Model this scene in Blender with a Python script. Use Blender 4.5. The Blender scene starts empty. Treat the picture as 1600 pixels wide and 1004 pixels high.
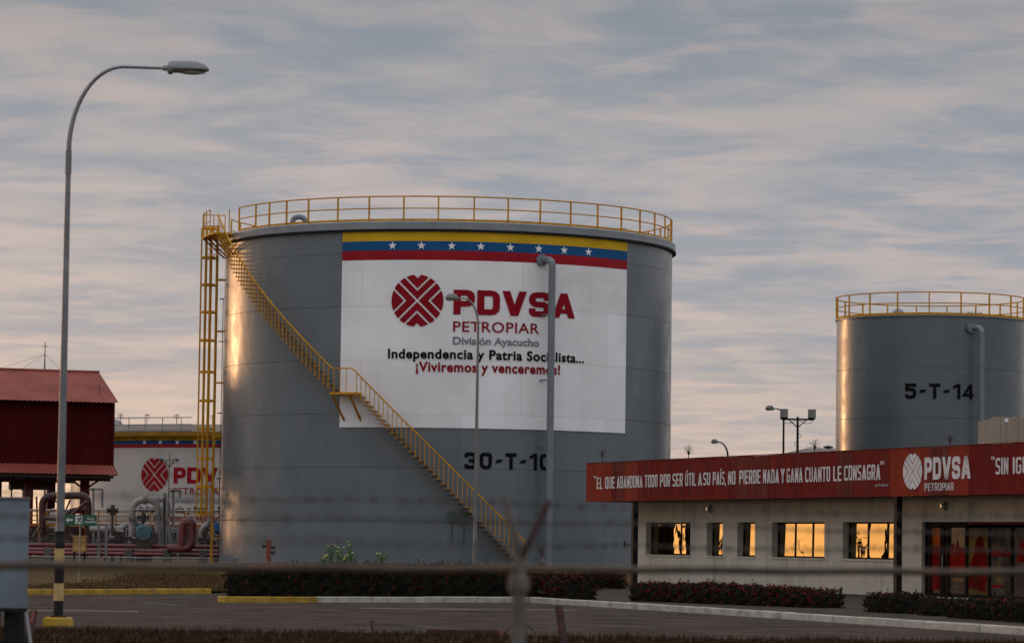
import bpy, bmesh, math, random
from math import sin, cos, pi, radians, sqrt, atan2, asin
from mathutils import Vector, Matrix
random.seed(7)
SC = bpy.context.scene
COL = SC.collection

# ------------------------------------------------------------------ camera
F = 5150.0                      # focal length in pixels of a 1600 px wide frame
EYE = 1.6
PITCH = atan2(344.0, F)
ROLL = 0.0136
cam_d = bpy.data.cameras.new('camera')
cam = bpy.data.objects.new('camera', cam_d); COL.objects.link(cam)
cam_d.sensor_width = 36.0; cam_d.lens = 36.0 * F / 1600.0
cam_d.clip_start = 0.5; cam_d.clip_end = 12000
CR = Matrix.Rotation(radians(90) + PITCH, 3, 'X') @ Matrix.Rotation(ROLL, 3, 'Z')
cam.matrix_world = Matrix.Translation((0, 0, EYE)) @ CR.to_4x4()
cam_d.dof.use_dof = True
cam_d.dof.focus_distance = 135.0
cam_d.dof.aperture_fstop = 2.6
SC.camera = cam
SC.render.resolution_x = 1024; SC.render.resolution_y = 642

def ray(px, py):
    return CR @ Vector((px - 800.0, 502.0 - py, -F)).normalized()
def at(px, py, d):              # the point of a photo pixel at distance d ahead
    r = ray(px, py); return Vector((0, 0, EYE)) + r * (d / r.y)
def gnd(px, py, z=0.0):
    r = ray(px, py); return Vector((0, 0, EYE)) + r * ((z - EYE) / r.z)
def px2m(p, d): return p * d / F

# ------------------------------------------------------------------ sky and sun
SUN_AZ = radians(-42.0)         # left of straight ahead
SUN_EL = radians(2.5)
sun_dir = Vector((sin(SUN_AZ) * cos(SUN_EL), cos(SUN_AZ) * cos(SUN_EL), sin(SUN_EL)))
W = bpy.data.worlds.new('World'); SC.world = W; W.use_nodes = True
nt = W.node_tree; nt.nodes.clear()
def N(t, **k):
    n = nt.nodes.new(t)
    for a, b in k.items(): setattr(n, a, b)
    return n
def L(a, b): nt.links.new(a, b)
def mth(op, a, b=None, clamp=False):
    n = N('ShaderNodeMath', operation=op); n.use_clamp = clamp
    for i, v in enumerate((a, b)):
        if v is None: continue
        if isinstance(v, (int, float)): n.inputs[i].default_value = v
        else: L(v, n.inputs[i])
    return n.outputs[0]
def mixc(f, a, b, bt='MIX'):
    n = N('ShaderNodeMix', data_type='RGBA', blend_type=bt)
    for s, v in ((n.inputs[0], f), (n.inputs[6], a), (n.inputs[7], b)):
        if isinstance(v, (int, float)): s.default_value = v
        elif isinstance(v, tuple): s.default_value = v + (1,)
        else: L(v, s)
    return n.outputs[2]
def ramp(f, stops, mode='LINEAR'):
    n = N('ShaderNodeValToRGB'); cr = n.color_ramp; cr.interpolation = mode
    while len(cr.elements) < len(stops): cr.elements.new(0.5)
    for e, (p, c) in zip(cr.elements, stops):
        e.position = p; e.color = (c + (1,)) if isinstance(c, tuple) else (c, c, c, 1)
    L(f, n.inputs[0]); return n.outputs[0]
tc = N('ShaderNodeTexCoord')
sep = N('ShaderNodeSeparateXYZ'); L(tc.outputs['Generated'], sep.inputs[0])
X, Y, Z = sep.outputs
zc = mth('MAXIMUM', Z, 0.0)
dt = N('ShaderNodeVectorMath', operation='DOT_PRODUCT'); L(tc.outputs['Generated'], dt.inputs[0])
dt.inputs[1].default_value = (sin(SUN_AZ), cos(SUN_AZ), 0.02)
dot_sun = dt.outputs['Value']
den = mth('ADD', zc, 0.080)
cmb = N('ShaderNodeCombineXYZ'); L(mth('DIVIDE', X, den), cmb.inputs[0]); L(mth('DIVIDE', Y, den), cmb.inputs[1])
def noise(vec, scale, detail, rough, dist=0.0, off=(0, 0, 0), rot=0.0, sc=(1, 1, 1)):
    m = N('ShaderNodeMapping'); L(vec, m.inputs[0]); m.inputs[1].default_value = off
    m.inputs[2].default_value = (0, 0, rot); m.inputs[3].default_value = sc
    n = N('ShaderNodeTexNoise'); L(m.outputs[0], n.inputs['Vector'])
    n.inputs['Scale'].default_value = scale; n.inputs['Detail'].default_value = detail
    n.inputs['Roughness'].default_value = rough; n.inputs['Distortion'].default_value = dist
    return n.outputs['Fac']
base = ramp(mth('MULTIPLY', mth('MINIMUM', zc, .4), 2.5), [
    (0.0, (.86, .60, .37)), (.030, (.62, .49, .40)), (.075, (.48, .445, .435)), (.16, (.405, .405, .435)),
    (.28, (.365, .375, .415)), (.40, (.29, .31, .35)), (.60, (.33, .36, .42)), (1.0, (.92, .96, 1.05))])
n_big = noise(cmb.outputs[0], 1.1, 3.0, .5, .3, (3.1, 1.7, 0), .1, (1, .9, 1))
n_mid = noise(cmb.outputs[0], 3.2, 5, .5, .5, (7.3, 2.2, 0), .12, (1.25, 1, 1))
n_fin = noise(cmb.outputs[0], 8, 5.0, .6, .5, (1.3, 9.2, 0), .0, (.8, 1, 1))
dens = mth('ADD', mth('MULTIPLY', n_mid, .44), mth('ADD', mth('MULTIPLY', n_big, .30), mth('MULTIPLY', n_fin, .26)))
dark = ramp(dens, [(.40, 0.0), (.60, 1.0)], 'EASE')
side = mth('ADD', mth('MULTIPLY', dot_sun, .5), .5)
base = mixc(ramp(side, [(.10, 1.0), (.72, 0.0)], 'EASE'), base, mixc(1.0, base, (.95, .98, 1.0), 'MULTIPLY'))
c1 = mixc(dark, mixc(1.0, base, (1.20, 1.10, 1.03), 'MULTIPLY'), mixc(1.0, base, (.79, .86, .94), 'MULTIPLY'))
pink = ramp(noise(cmb.outputs[0], 4.2, 5.0, .55, .4, (11.3, 4.2, 0), .1, (.8, 1, 1)), [(.48, 0.0), (.68, .75)], 'EASE')
c2 = mixc(pink, c1, mixc(1.0, base, (1.44, 1.20, 1.08), 'MULTIPLY'))
sky = N('ShaderNodeTexSky', sky_type='NISHITA'); sky.sun_disc = False
sky.sun_elevation = SUN_EL; sky.sun_rotation = SUN_AZ; sky.altitude = 50; sky.dust_density = 2.0
nish = mixc(1.0, sky.outputs[0], (.10, .10, .10), 'MULTIPLY')
c3 = mixc(.14, c2, nish)
dp = mth('MAXIMUM', dt.outputs['Value'], 0.0)
low = mth('POWER', 2.71828, mth('MULTIPLY', zc, -30.0))
low2 = mth('POWER', 2.71828, mth('MULTIPLY', zc, -7.0))
gl = mixc(1.0, (1.0, .52, .17), mth('MULTIPLY', mth('MULTIPLY', mth('POWER', dp, 5.0), low), 1.0), 'MULTIPLY')
gl2 = mixc(1.0, (1.0, .62, .25), mth('MULTIPLY', mth('MULTIPLY', mth('POWER', dp, 26.0), low2), 1.5), 'MULTIPLY')
c4 = mixc(1.0, mixc(1.0, c3, gl, 'ADD'), gl2, 'ADD')
bg = N('ShaderNodeBackground'); L(c4, bg.inputs[0]); bg.inputs[1].default_value = 1.0
wo = N('ShaderNodeOutputWorld'); L(bg.outputs[0], wo.inputs[0])

sl = bpy.data.lights.new('sun', 'SUN'); sl.energy = .30; sl.angle = radians(3.0); sl.color = (1.0, .50, .22)
so = bpy.data.objects.new('sun', sl); COL.objects.link(so)
so.rotation_euler = sun_dir.to_track_quat('Z', 'Y').to_euler()

SC.view_settings.view_transform = 'Standard'; SC.view_settings.look = 'None'
SC.view_settings.gamma = 1.0; SC.view_settings.use_curve_mapping = False
SC.view_settings.exposure = 0.12
SC.render.engine = 'CYCLES'
SC.cycles.max_bounces = 6; SC.cycles.glossy_bounces = 3; SC.cycles.diffuse_bounces = 3

# ------------------------------------------------------------------ materials
def mat(name, col, rough=.6, metal=0.0, var=.12, vs=1.5, bump=0.0, bs=20.0, dirt=None, dirt_amt=0.0, dirt_scale=(3, 3, .35), spec=.5, col2=None, seams=None, coat=0.0, vsc=(1, 1, 1)):
    m = bpy.data.materials.new(name); m.use_nodes = True
    t = m.node_tree; b = t.nodes['Principled BSDF']
    def n(ty, **k):
        q = t.nodes.new(ty)
        for a, c in k.items(): setattr(q, a, c)
        return q
    g = n('ShaderNodeNewGeometry')
    def nz(scale, det, sc=(1, 1, 1), rough_=.55):
        mp = n('ShaderNodeMapping'); t.links.new(g.outputs['Position'], mp.inputs[0]); mp.inputs[3].default_value = sc
        q = n('ShaderNodeTexNoise'); t.links.new(mp.outputs[0], q.inputs['Vector'])
        q.inputs['Scale'].default_value = scale; q.inputs['Detail'].default_value = det; q.inputs['Roughness'].default_value = rough_
        return q.outputs['Fac']
    def rp(f, a, b_, ca, cb):
        q = n('ShaderNodeValToRGB'); q.color_ramp.elements[0].position = a; q.color_ramp.elements[1].position = b_
        q.color_ramp.elements[0].color = ca; q.color_ramp.elements[1].color = cb
        t.links.new(f, q.inputs[0]); return q.outputs[0]
    c2 = col2 or tuple(max(0, x * (1 - 2 * var)) for x in col)
    c1 = col if col2 else tuple(x * (1 + var) for x in col)
    out = rp(nz(vs, 5, vsc), .33, .67, c2 + (1,), c1 + (1,))
    if dirt:
        mx = n('ShaderNodeMix', data_type='RGBA')
        t.links.new(rp(nz(1.0, 6, dirt_scale, .65), .5, .5 + .28, (0, 0, 0, 1), (dirt_amt,) * 3 + (1,)), mx.inputs[0])
        t.links.new(out, mx.inputs[6]); mx.inputs[7].default_value = dirt + (1,); out = mx.outputs[2]
    t.links.new(out, b.inputs['Base Color'])
    rr = rp(nz(vs * 2.3, 4), .3, .7, (max(rough - .08, .02),) * 3 + (1,), (min(rough + .08, 1),) * 3 + (1,))
    t.links.new(rr, b.inputs['Roughness'])
    b.inputs['Metallic'].default_value = metal
    b.inputs['Specular IOR Level'].default_value = spec
    b.inputs['Coat Weight'].default_value = coat
    if bump > 0:
        bp = n('ShaderNodeBump'); bp.inputs['Strength'].default_value = bump; bp.inputs['Distance'].default_value = .05
        t.links.new(nz(bs, 4), bp.inputs['Height']); t.links.new(bp.outputs[0], b.inputs['Normal'])
    return m
def attr_mat(name, stops, rough=.7, attr='tone'):
    """leaf material: colour picked per face from a stored value"""
    m = bpy.data.materials.new(name); m.use_nodes = True; t = m.node_tree; b = t.nodes['Principled BSDF']
    a = t.nodes.new('ShaderNodeAttribute'); a.attribute_name = attr
    r = t.nodes.new('ShaderNodeValToRGB'); cr = r.color_ramp
    while len(cr.elements) < len(stops): cr.elements.new(.5)
    for e, (p, c) in zip(cr.elements, stops): e.position = p; e.color = c + (1,)
    t.links.new(a.outputs['Fac'], r.inputs[0]); t.links.new(r.outputs[0], b.inputs['Base Color'])
    b.inputs['Roughness'].default_value = rough; b.inputs['Specular IOR Level'].default_value = .08
    return m
def tank_mat(name, col, R, z0, row, rough=.3, wave=.5, spec=.55, rust=.5, off=0.0, dirt_amt=.35):
    """painted steel plates: weld seams, a slight difference plate by plate, slow dents that make reflections
    waver, run-down dirt and a few rust runs from the rim"""
    m = mat(name, col, rough, 0.0, .05, .35, 0, 1, dirt=tuple(c * .62 for c in col), dirt_amt=dirt_amt, dirt_scale=(1.6, 1.6, .12), spec=spec)
    t = m.node_tree; b = t.nodes['Principled BSDF']; LK = t.links.new
    def mt(op, a, c=None):
        q = t.nodes.new('ShaderNodeMath'); q.operation = op
        for i, v in enumerate((a, c)):
            if v is None: continue
            if isinstance(v, (int, float)): q.inputs[i].default_value = v
            else: LK(v, q.inputs[i])
        return q.outputs[0]
    def ns(vec, sc, scale, det, rough_=.55):
        mp = t.nodes.new('ShaderNodeMapping'); mp.inputs[3].default_value = sc; LK(vec, mp.inputs[0])
        q = t.nodes.new('ShaderNodeTexNoise'); q.inputs['Scale'].default_value = scale; q.inputs['Detail'].default_value = det; q.inputs['Roughness'].default_value = rough_
        LK(mp.outputs[0], q.inputs['Vector']); return q.outputs['Fac']
    def rmp(f, p0, p1_, a, c):
        q = t.nodes.new('ShaderNodeMapRange'); q.inputs[1].default_value = p0; q.inputs[2].default_value = p1_; q.inputs[3].default_value = a; q.inputs[4].default_value = c; LK(f, q.inputs[0]); return q.outputs[0]
    def mx(f, a, c, bt='MIX'):
        q = t.nodes.new('ShaderNodeMix'); q.data_type = 'RGBA'; q.blend_type = bt
        for s_, v in ((q.inputs[0], f), (q.inputs[6], a), (q.inputs[7], c)):
            if isinstance(v, tuple): s_.default_value = v + (1,)
            elif isinstance(v, (int, float)): s_.default_value = v
            else: LK(v, s_)
        return q.outputs[2]
    tcn = t.nodes.new('ShaderNodeTexCoord'); ob = tcn.outputs['Object']
    sp_ = t.nodes.new('ShaderNodeSeparateXYZ'); LK(ob, sp_.inputs[0])
    ang = mt('ARCTAN2', sp_.outputs[0], mt('MULTIPLY', sp_.outputs[1], -1.0)); uu = mt('ADD', mt('MULTIPLY', ang, R), 100.0 + off)
    vv = mt('ADD', sp_.outputs[2], z0 + row * 20); cb = t.nodes.new('ShaderNodeCombineXYZ'); LK(uu, cb.inputs[0]); LK(vv, cb.inputs[1])
    br = t.nodes.new('ShaderNodeTexBrick'); LK(cb.outputs[0], br.inputs['Vector'])
    br.inputs['Scale'].default_value = 1.0; br.inputs['Brick Width'].default_value = 7.4; br.inputs['Row Height'].default_value = row
    br.inputs['Mortar Size'].default_value = .012; br.inputs['Mortar Smooth'].default_value = .3; br.offset = .37
    br.inputs['Color1'].default_value = (.93, .93, .93, 1); br.inputs['Color2'].default_value = (1.06, 1.06, 1.06, 1); br.inputs['Mortar'].default_value = (.72, .72, .72, 1)
    src = b.inputs['Base Color'].links[0].from_socket
    c = mx(1.0, src, br.outputs['Color'], 'MULTIPLY')
    patch = rmp(ns(ob, (1, 1, 1.4), .28, 3), .56, .60, 0.0, .16); c = mx(patch, c, tuple(min(1, v * 1.3) for v in col))
    run = mt('MULTIPLY', rmp(ns(ob, (1, 1, .05), 3.2, 5, .7), .60, .78, 0.0, rust), rmp(ns(ob, (1, 1, 1), .35, 2), .45, .65, 0.0, 1.0))
    c = mx(run, c, (.13, .075, .045))
    LK(c, b.inputs['Base Color'])
    hb = mt('ADD', mt('MULTIPLY', ns(ob, (1, 1, .35), 1.1, 2.5), 1.0), mt('MULTIPLY', br.outputs['Fac'], -.06))
    hb = mt('ADD', hb, mt('MULTIPLY', ns(ob, (1, 1, 1), .42, 2), 1.6))
    bp = t.nodes.new('ShaderNodeBump'); bp.inputs['Strength'].default_value = wave; bp.inputs['Distance'].default_value = .035
    LK(hb, bp.inputs['Height']); LK(bp.outputs[0], b.inputs['Normal'])
    return m

M = {}
M['shell'] = tank_mat('tank_grey_paint', (.118, .143, .154), 10.9, .35, 2.45)
M['shell_small'] = tank_mat('small_tank_grey_paint', (.096, .120, .130), 4.9, .35 - .55, 2.55, off=3.0)
M['shell_far'] = mat('tank_white_paint', (.44, .395, .355), .5, 0, .06, .3, dirt=(.40, .36, .33), dirt_amt=.4, dirt_scale=(.9, .9, .08))
M['white'] = tank_mat('banner_white_paint', (.80, .80, .80), 10.9, .35, 2.45, .55, .5, .25, .10, dirt_amt=.22)
M['b_yellow'] = mat('banner_yellow_paint', (.60, .37, .008), .6, 0, .08, 1, spec=.2)
M['b_blue'] = mat('banner_blue_paint', (.004, .080, .22), .6, 0, .08, 1, spec=.2)
M['b_red'] = mat('banner_red_paint', (.30, .006, .014), .6, 0, .08, 1, spec=.2)
M['logo_red'] = mat('logo_red_paint', (.25, .002, .010), .6, 0, .06, 1, spec=.15)
M['print_black'] = mat('lettering_black_paint', (.006, .006, .008), .7, 0, .1, 1, spec=.08)
M['print_grey'] = mat('lettering_grey_paint', (.17, .20, .22), .5, 0, .08, 1)
M['star'] = mat('star_white_paint', (.8, .8, .8), .5, 0, .03, 1)
M['yellow'] = mat('yellow_steel_paint', (.56, .26, .006), .6, 0, .12, 2.5, spec=.2, dirt=(.16, .06, .015), dirt_amt=.6, dirt_scale=(5, 5, 1.5))
M['yellow_rust'] = mat('tread_yellow_rusty', (.40, .165, .008), .55, 0, .2, 3, dirt=(.10, .035, .012), dirt_amt=.8, dirt_scale=(3, 3, 3))
M['ring'] = mat('rim_grey_paint', (.20, .225, .24), .4, 0, .08, 1.2, dirt=(.10, .09, .08), dirt_amt=.35)
M['dark'] = mat('black_steel', (.012, .012, .013), .7, 0, .2, 3, spec=.2)
M['galv'] = mat('galvanised_steel', (.20, .205, .21), .42, .55, .12, 2.0, dirt=(.16, .12, .09), dirt_amt=.4, dirt_scale=(4, 4, .5))
M['pipe_grey'] = mat('grey_pipe_paint', (.155, .18, .195), .4, 0, .08, 1.4, dirt=(.12, .11, .10), dirt_amt=.3)
M['lamp_head'] = mat('lamp_head_grey', (.20, .205, .20), .45, .2, .1, 4)
M['lamp_glass'] = mat('lamp_lens_glass', (.32, .31, .28), .15, 0, .1, 4)
M['kerb_yellow'] = mat('kerb_yellow_paint', (.42, .25, .010), .75, 0, .18, 2, bump=.5, bs=22, dirt=(.12, .10, .07), dirt_amt=.8, dirt_scale=(2.2, 2.2, 2.2))
M['kerb_white'] = mat('kerb_whitewash', (.46, .43, .37), .85, 0, .15, 2, bump=.4, bs=26, dirt=(.20, .155, .11), dirt_amt=.85, dirt_scale=(2.6, 2.6, 4), spec=.05)
M['band_yellow'] = mat('post_yellow_paint', (.50, .34, .12), .6, 0, .15, 3, dirt=(.14, .12, .03), dirt_amt=.8, dirt_scale=(5, 5, 3))
M['asphalt'] = mat('asphalt', (.066, .050, .040), .92, 0, .42, 1.6, bump=.3, bs=14, dirt=(.12, .088, .062), dirt_amt=.95, dirt_scale=(.25, 1.5, 1), spec=.02, vsc=(.4, 1.6, 1))
M['line'] = mat('faded_road_paint', (.30, .29, .26), .8, 0, .2, 3)
M['dirt_line'] = mat('washed_up_sand', (.24, .19, .12), .95, 0, .25, 1.2)
M['ground'] = mat('dry_earth', (.10, .062, .028), .95, 0, .3, .12, bump=.5, bs=4, col2=(.055, .038, .018), dirt=(.17, .11, .05), dirt_amt=.8, dirt_scale=(.2, 1.2, 1), spec=.02)
M['gravel'] = mat('pale_yard_gravel', (.11, .08, .05), .95, 0, .2, .6, bump=.4, bs=8, spec=.02)
M['concrete'] = mat('pavement_concrete', (.062, .048, .038), .92, 0, .14, .8, bump=.2, bs=18, dirt=(.09, .075, .06), dirt_amt=.6, dirt_scale=(.8, .8, 1), spec=.02)
M['plaster'] = mat('cream_plaster', (.46, .44, .37), .9, 0, .05, .7, bump=.15, bs=30, dirt=(.20, .17, .13), dirt_amt=.7, dirt_scale=(2.6, 2.6, .22), spec=.25)
M['roofing'] = mat('flat_roof_membrane', (.10, .095, .09), .9)
M['fascia'] = mat('fascia_red_sheet', (.13, .0022, .003), .8, spec=.12, metal=0, var=.16, vs=.8, dirt=(.055, .014, .010), dirt_amt=.9, dirt_scale=(9, 9, .35), vsc=(3, 3, .4))
M['fascia_b'] = mat('fascia_orange_red_sheet', (.20, .017, .006), .8, spec=.12, metal=0, var=.14, vs=.8, dirt=(.09, .030, .014), dirt_amt=.9, dirt_scale=(10, 10, .3), vsc=(3, 3, .4))
M['fascia_c'] = mat('fascia_mildewed_red_sheet', (.115, .008, .006), .8, spec=.12, metal=0, var=.2, vs=.8, dirt=(.075, .060, .045), dirt_amt=1.0, dirt_scale=(9, 9, .5), vsc=(3, 3, .4))
M['sign_white'] = mat('fascia_white_lettering', (.60, .57, .57), .8, 0, .06, 2, spec=.15, dirt=(.36, .30, .28), dirt_amt=.5, dirt_scale=(4, 4, 1))
M['frame_dark'] = mat('dark_window_frame', (.008, .007, .006), .8, 0, .1, 5, spec=.03)
def glass_mat(name, col, rough=.03, metal=1.0, spec=.5):
    m = bpy.data.materials.new(name); m.use_nodes = True; b = m.node_tree.nodes['Principled BSDF']
    t = m.node_tree
    g = t.nodes.new('ShaderNodeNewGeometry'); q = t.nodes.new('ShaderNodeTexNoise'); q.inputs['Scale'].default_value = 1.3; q.inputs['Detail'].default_value = 1.5
    t.links.new(g.outputs['Position'], q.inputs['Vector'])
    bp = t.nodes.new('ShaderNodeBump'); bp.inputs['Strength'].default_value = .12; bp.inputs['Distance'].default_value = .01
    t.links.new(q.outputs['Fac'], bp.inputs['Height']); t.links.new(bp.outputs[0], b.inputs['Normal'])
    r = t.nodes.new('ShaderNodeValToRGB'); t.links.new(q.outputs['Fac'], r.inputs[0])
    r.color_ramp.elements[0].color = tuple(c * .85 for c in col) + (1,); r.color_ramp.elements[1].color = col + (1,)
    t.links.new(r.outputs[0], b.inputs['Base Color'])
    b.inputs['Metallic'].default_value = metal; b.inputs['Roughness'].default_value = rough; b.inputs['Specular IOR Level'].default_value = spec
    return m
M['mirror'] = glass_mat('bronze_reflective_glass', (.27, .195, .078), .0)
M['door_glass'] = glass_mat('dim_shopfront_glass', (.020, .017, .016), .2, .0, .03)
M['poster_red'] = mat('poster_red_print', (.15, .004, .003), .8, 0, .3, 1.2, spec=.02)
M['poster_orange'] = mat('poster_orange_print', (.34, .07, .01), .8, 0, .3, 1.5, spec=.02)
M['poster_pale'] = mat('poster_pale_print', (.065, .05, .04), .8, 0, .35, 1.6, spec=.02)
M['poster_yellow'] = mat('poster_yellow_print', (.12, .08, .02), .8, 0, .3, 1.6, spec=.02)
M['red_wall'] = mat('dark_red_cladding', (.062, .0012, .0015), .8, 0, .12, .5, spec=.15, dirt=(.07, .01, .01), dirt_amt=.4, dirt_scale=(2, 2, .2))
M['red_roof'] = mat('faded_red_roof_sheet', (.24, .055, .036), .75, 0, .14, .5, spec=.25, dirt=(.20, .055, .045), dirt_amt=.5, dirt_scale=(.5, .5, .5))
M['shed_dark'] = mat('shed_dark_steel', (.045, .020, .017), .7, 0, .2, 1)
M['red_pipe'] = mat('red_oxide_pipe', (.15, .018, .018), .38, 0, .14, 1.2, dirt=(.13, .07, .06), dirt_amt=.6, dirt_scale=(1.5, 1.5, 1.5))
M['dark_red_pipe'] = mat('dark_red_pipe', (.06, .010, .009), .45, 0, .2, 1.2)
M['white_pipe'] = mat('pale_lagged_pipe', (.32, .29, .26), .5, 0, .12, 1.5, dirt=(.20, .14, .10), dirt_amt=.6, dirt_scale=(2, 2, 1))
M['teal'] = mat('teal_motor_paint', (.045, .13, .155), .45, 0, .14, 4)
M['blue'] = mat('blue_motor_paint', (.02, .12, .32), .45, 0, .14, 4)
M['valve'] = mat('dull_valve_iron', (.045, .028, .022), .6, 0, .3, 5)
M['hydrant'] = mat('weathered_red_hydrant', (.20, .045, .03), .6, 0, .25, 6)
M['board'] = mat('blue_grey_sheet_board', (.15, .19, .225), .5, 0, .10, 1.0, dirt=(.13, .16, .19), dirt_amt=.6, dirt_scale=(2, 2, 1))
M['green'] = mat('green_sign_face', (.006, .105, .045), .4, 0, .08, 6)
M['panel_green'] = mat('dull_green_plate', (.05, .075, .065), .5)
M['beige'] = mat('beige_cladding', (.30, .235, .17), .7, 0, .06, .8, dirt=(.17, .12, .08), dirt_amt=.5, dirt_scale=(2, 2, .2))
M['pale_roof'] = mat('pale_metal_roof', (.45, .42, .40), .5)
M['box_yellow'] = mat('ochre_cabinet_paint', (.46, .27, .06), .55, 0, .1, 3, dirt=(.22, .12, .04), dirt_amt=.6, dirt_scale=(4, 4, .7))
M['rust'] = mat('rusty_steel', (.055, .013, .009), .75, 0, .3, 7, bump=.3, bs=60)
M['fence_pale'] = mat('weathered_pale_post', (.115, .10, .082), .7, 0, .16, 9, dirt=(.13, .07, .04), dirt_amt=.8, dirt_scale=(14, 14, 14))
M['fence_rail'] = mat('weathered_rail', (.075, .050, .030), .7, 0, .2, 5, dirt=(.12, .055, .03), dirt_amt=.9, dirt_scale=(5, 5, 5))
M['wire'] = mat('rusty_wire', (.045, .030, .024), .7, .2, .2, 9)
M['girder'] = mat('ochre_girder_paint', (.26, .13, .012), .6, 0, .14, 1, dirt=(.12, .02, .012), dirt_amt=.6, dirt_scale=(2, 2, 2), spec=.2)
M['support'] = mat('grimy_concrete', (.10, .09, .08), .9)
M['pale_box'] = mat('pale_lamp_casing', (.50, .50, .52), .5)
M['soil'] = mat('hedge_soil', (.035, .022, .014), .95)
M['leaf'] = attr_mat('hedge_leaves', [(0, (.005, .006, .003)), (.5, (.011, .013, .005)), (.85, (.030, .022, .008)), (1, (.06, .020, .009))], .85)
M['flower'] = attr_mat('ixora_flowers', [(0, (.06, .004, .004)), (1, (.26, .020, .014))], .9)
M['weed'] = attr_mat('weed_leaves', [(0, (.035, .085, .02)), (1, (.10, .20, .05))])
M['weed_flower'] = mat('weed_yellow_flowers', (.60, .55, .16), .7)
M['grass'] = attr_mat('dry_grass_blades', [(0, (.012, .006, .003)), (.5, (.030, .015, .006)), (1, (.10, .052, .022))], .9)
M['grass_far'] = attr_mat('dry_lawn_blades', [(0, (.05, .028, .012)), (.6, (.09, .055, .022)), (1, (.15, .095, .04))], .9)
M['lawn'] = attr_mat('green_lawn_blades', [(0, (.045, .055, .016)), (.6, (.085, .095, .03)), (1, (.15, .13, .05))], .9)
M['bark'] = mat('bare_branch_bark', (.018, .012, .009), .95, spec=.05)

# ------------------------------------------------------------------ mesh helpers
class MB:
    def __init__(s): s.v = []; s.f = []; s.t = []
    def add(s, vs, fs, tone=None):
        o = len(s.v); s.v += [Vector(p) for p in vs]; s.f += [tuple(i + o for i in f) for f in fs]
        if tone is not None: s.t += [tone] * len(fs)
        return s
    def box(s, c, size, rz=0.0, rx=0.0, ry=0.0):
        c = Vector(c); r = Matrix.Rotation(rz, 3, 'Z') @ Matrix.Rotation(rx, 3, 'X') @ Matrix.Rotation(ry, 3, 'Y')
        h = Vector(size) / 2
        vs = [c + r @ Vector((x * h.x, y * h.y, z * h.z)) for z in (-1, 1) for x, y in ((-1, -1), (1, -1), (1, 1), (-1, 1))]
        return s.add(vs, [(0, 3, 2, 1), (4, 5, 6, 7), (0, 1, 5, 4), (1, 2, 6, 5), (2, 3, 7, 6), (3, 0, 4, 7)])
    def bar(s, p0, p1, w, h=None, up=(0, 0, 1)):
        p0 = Vector(p0); p1 = Vector(p1); h = h or w; d = (p1 - p0).normalized()
        up = Vector(up)
        if abs(d.dot(up)) > .98: up = Vector((0, 1, 0))
        a = d.cross(up).normalized() * w / 2; b = a.cross(d).normalized() * h / 2
        vs = [p + q for p in (p0, p1) for q in (-a - b, a - b, a + b, -a + b)]
        return s.add(vs, [(0, 3, 2, 1), (4, 5, 6, 7), (0, 1, 5, 4), (1, 2, 6, 5), (2, 3, 7, 6), (3, 0, 4, 7)])
    def tube(s, pts, r, n=8, cap=True):
        pts = [Vector(p) for p in pts]; k = len(pts)
        rs = r if isinstance(r, (list, tuple)) else [r] * k
        vs = []; fs = []; ref = None
        for i, p in enumerate(pts):
            d = (pts[min(i + 1, k - 1)] - pts[max(i - 1, 0)])
            if d.length < 1e-9: d = Vector((0, 0, 1))
            d.normalize()
            if ref is None:
                ref = Vector((0, 0, 1)) if abs(d.z) < .9 else Vector((0, 1, 0))
            a = ref - d * ref.dot(d); a.normalize(); ref = a; b = d.cross(a)
            # keep the section round at bends
            for j in range(n):
                t = 2 * pi * j / n; vs.append(p + (a * cos(t) + b * sin(t)) * rs[i])
        for i in range(k - 1):
            for j in range(n):
                q = (j + 1) % n; fs.append((i * n + j, i * n + q, (i + 1) * n + q, (i + 1) * n + j))
        if cap: fs += [tuple(range(n))[::-1], tuple(range((k - 1) * n, k * n))]
        return s.add(vs, fs)
    def cyl(s, p0, p1, r0, r1=None, n=16): return s.tube([p0, p1], [r0, r1 if r1 is not None else r0], n)
    def lathe(s, c, prof, n=24):          # prof: (radius, z) from bottom to top
        c = Vector(c); vs = []; fs = []
        for (r, z) in prof:
            for j in range(n): vs.append(c + Vector((r * cos(2 * pi * j / n), r * sin(2 * pi * j / n), z)))
        for i in range(len(prof) - 1):
            for j in range(n):
                q = (j + 1) % n; fs.append((i * n + j, i * n + q, (i + 1) * n + q, (i + 1) * n + j))
        fs += [tuple(range(n))[::-1], tuple(range((len(prof) - 1) * n, len(prof) * n))]
        return s.add(vs, fs)
    def build(s, name, m, parent=None, smooth=False, kind=None):
        me = bpy.data.meshes.new(name)
        off = wpos(parent) if parent else Vector((0, 0, 0))
        me.from_pydata([tuple(v - off) for v in s.v], [], s.f); me.materials.append(m)
        if smooth:
            me.polygons.foreach_set('use_smooth', [True] * len(me.polygons))
            try: me.set_sharp_from_angle(angle=radians(38))
            except Exception: pass
        if s.t and len(s.t) == len(s.f):
            a = me.attributes.new('tone', 'FLOAT', 'FACE'); a.data.foreach_set('value', s.t)
        me.update()
        o = bpy.data.objects.new(name, me); COL.objects.link(o)
        if parent: o.parent = parent
        if kind: o['kind'] = kind
        return o
def wpos(o):
    p = Vector((0, 0, 0))
    while o: p = p + o.location; o = o.parent
    return p
def thing(name, label, cat, loc, group=None):
    o = bpy.data.objects.new(name, None); COL.objects.link(o); o.location = loc; o.empty_display_size = .3
    return tag(o, label, cat, group)
def tag(o, label=None, cat=None, group=None):
    if label: o['label'] = label
    if cat: o['category'] = cat
    if group: o['group'] = group
    return o
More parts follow.
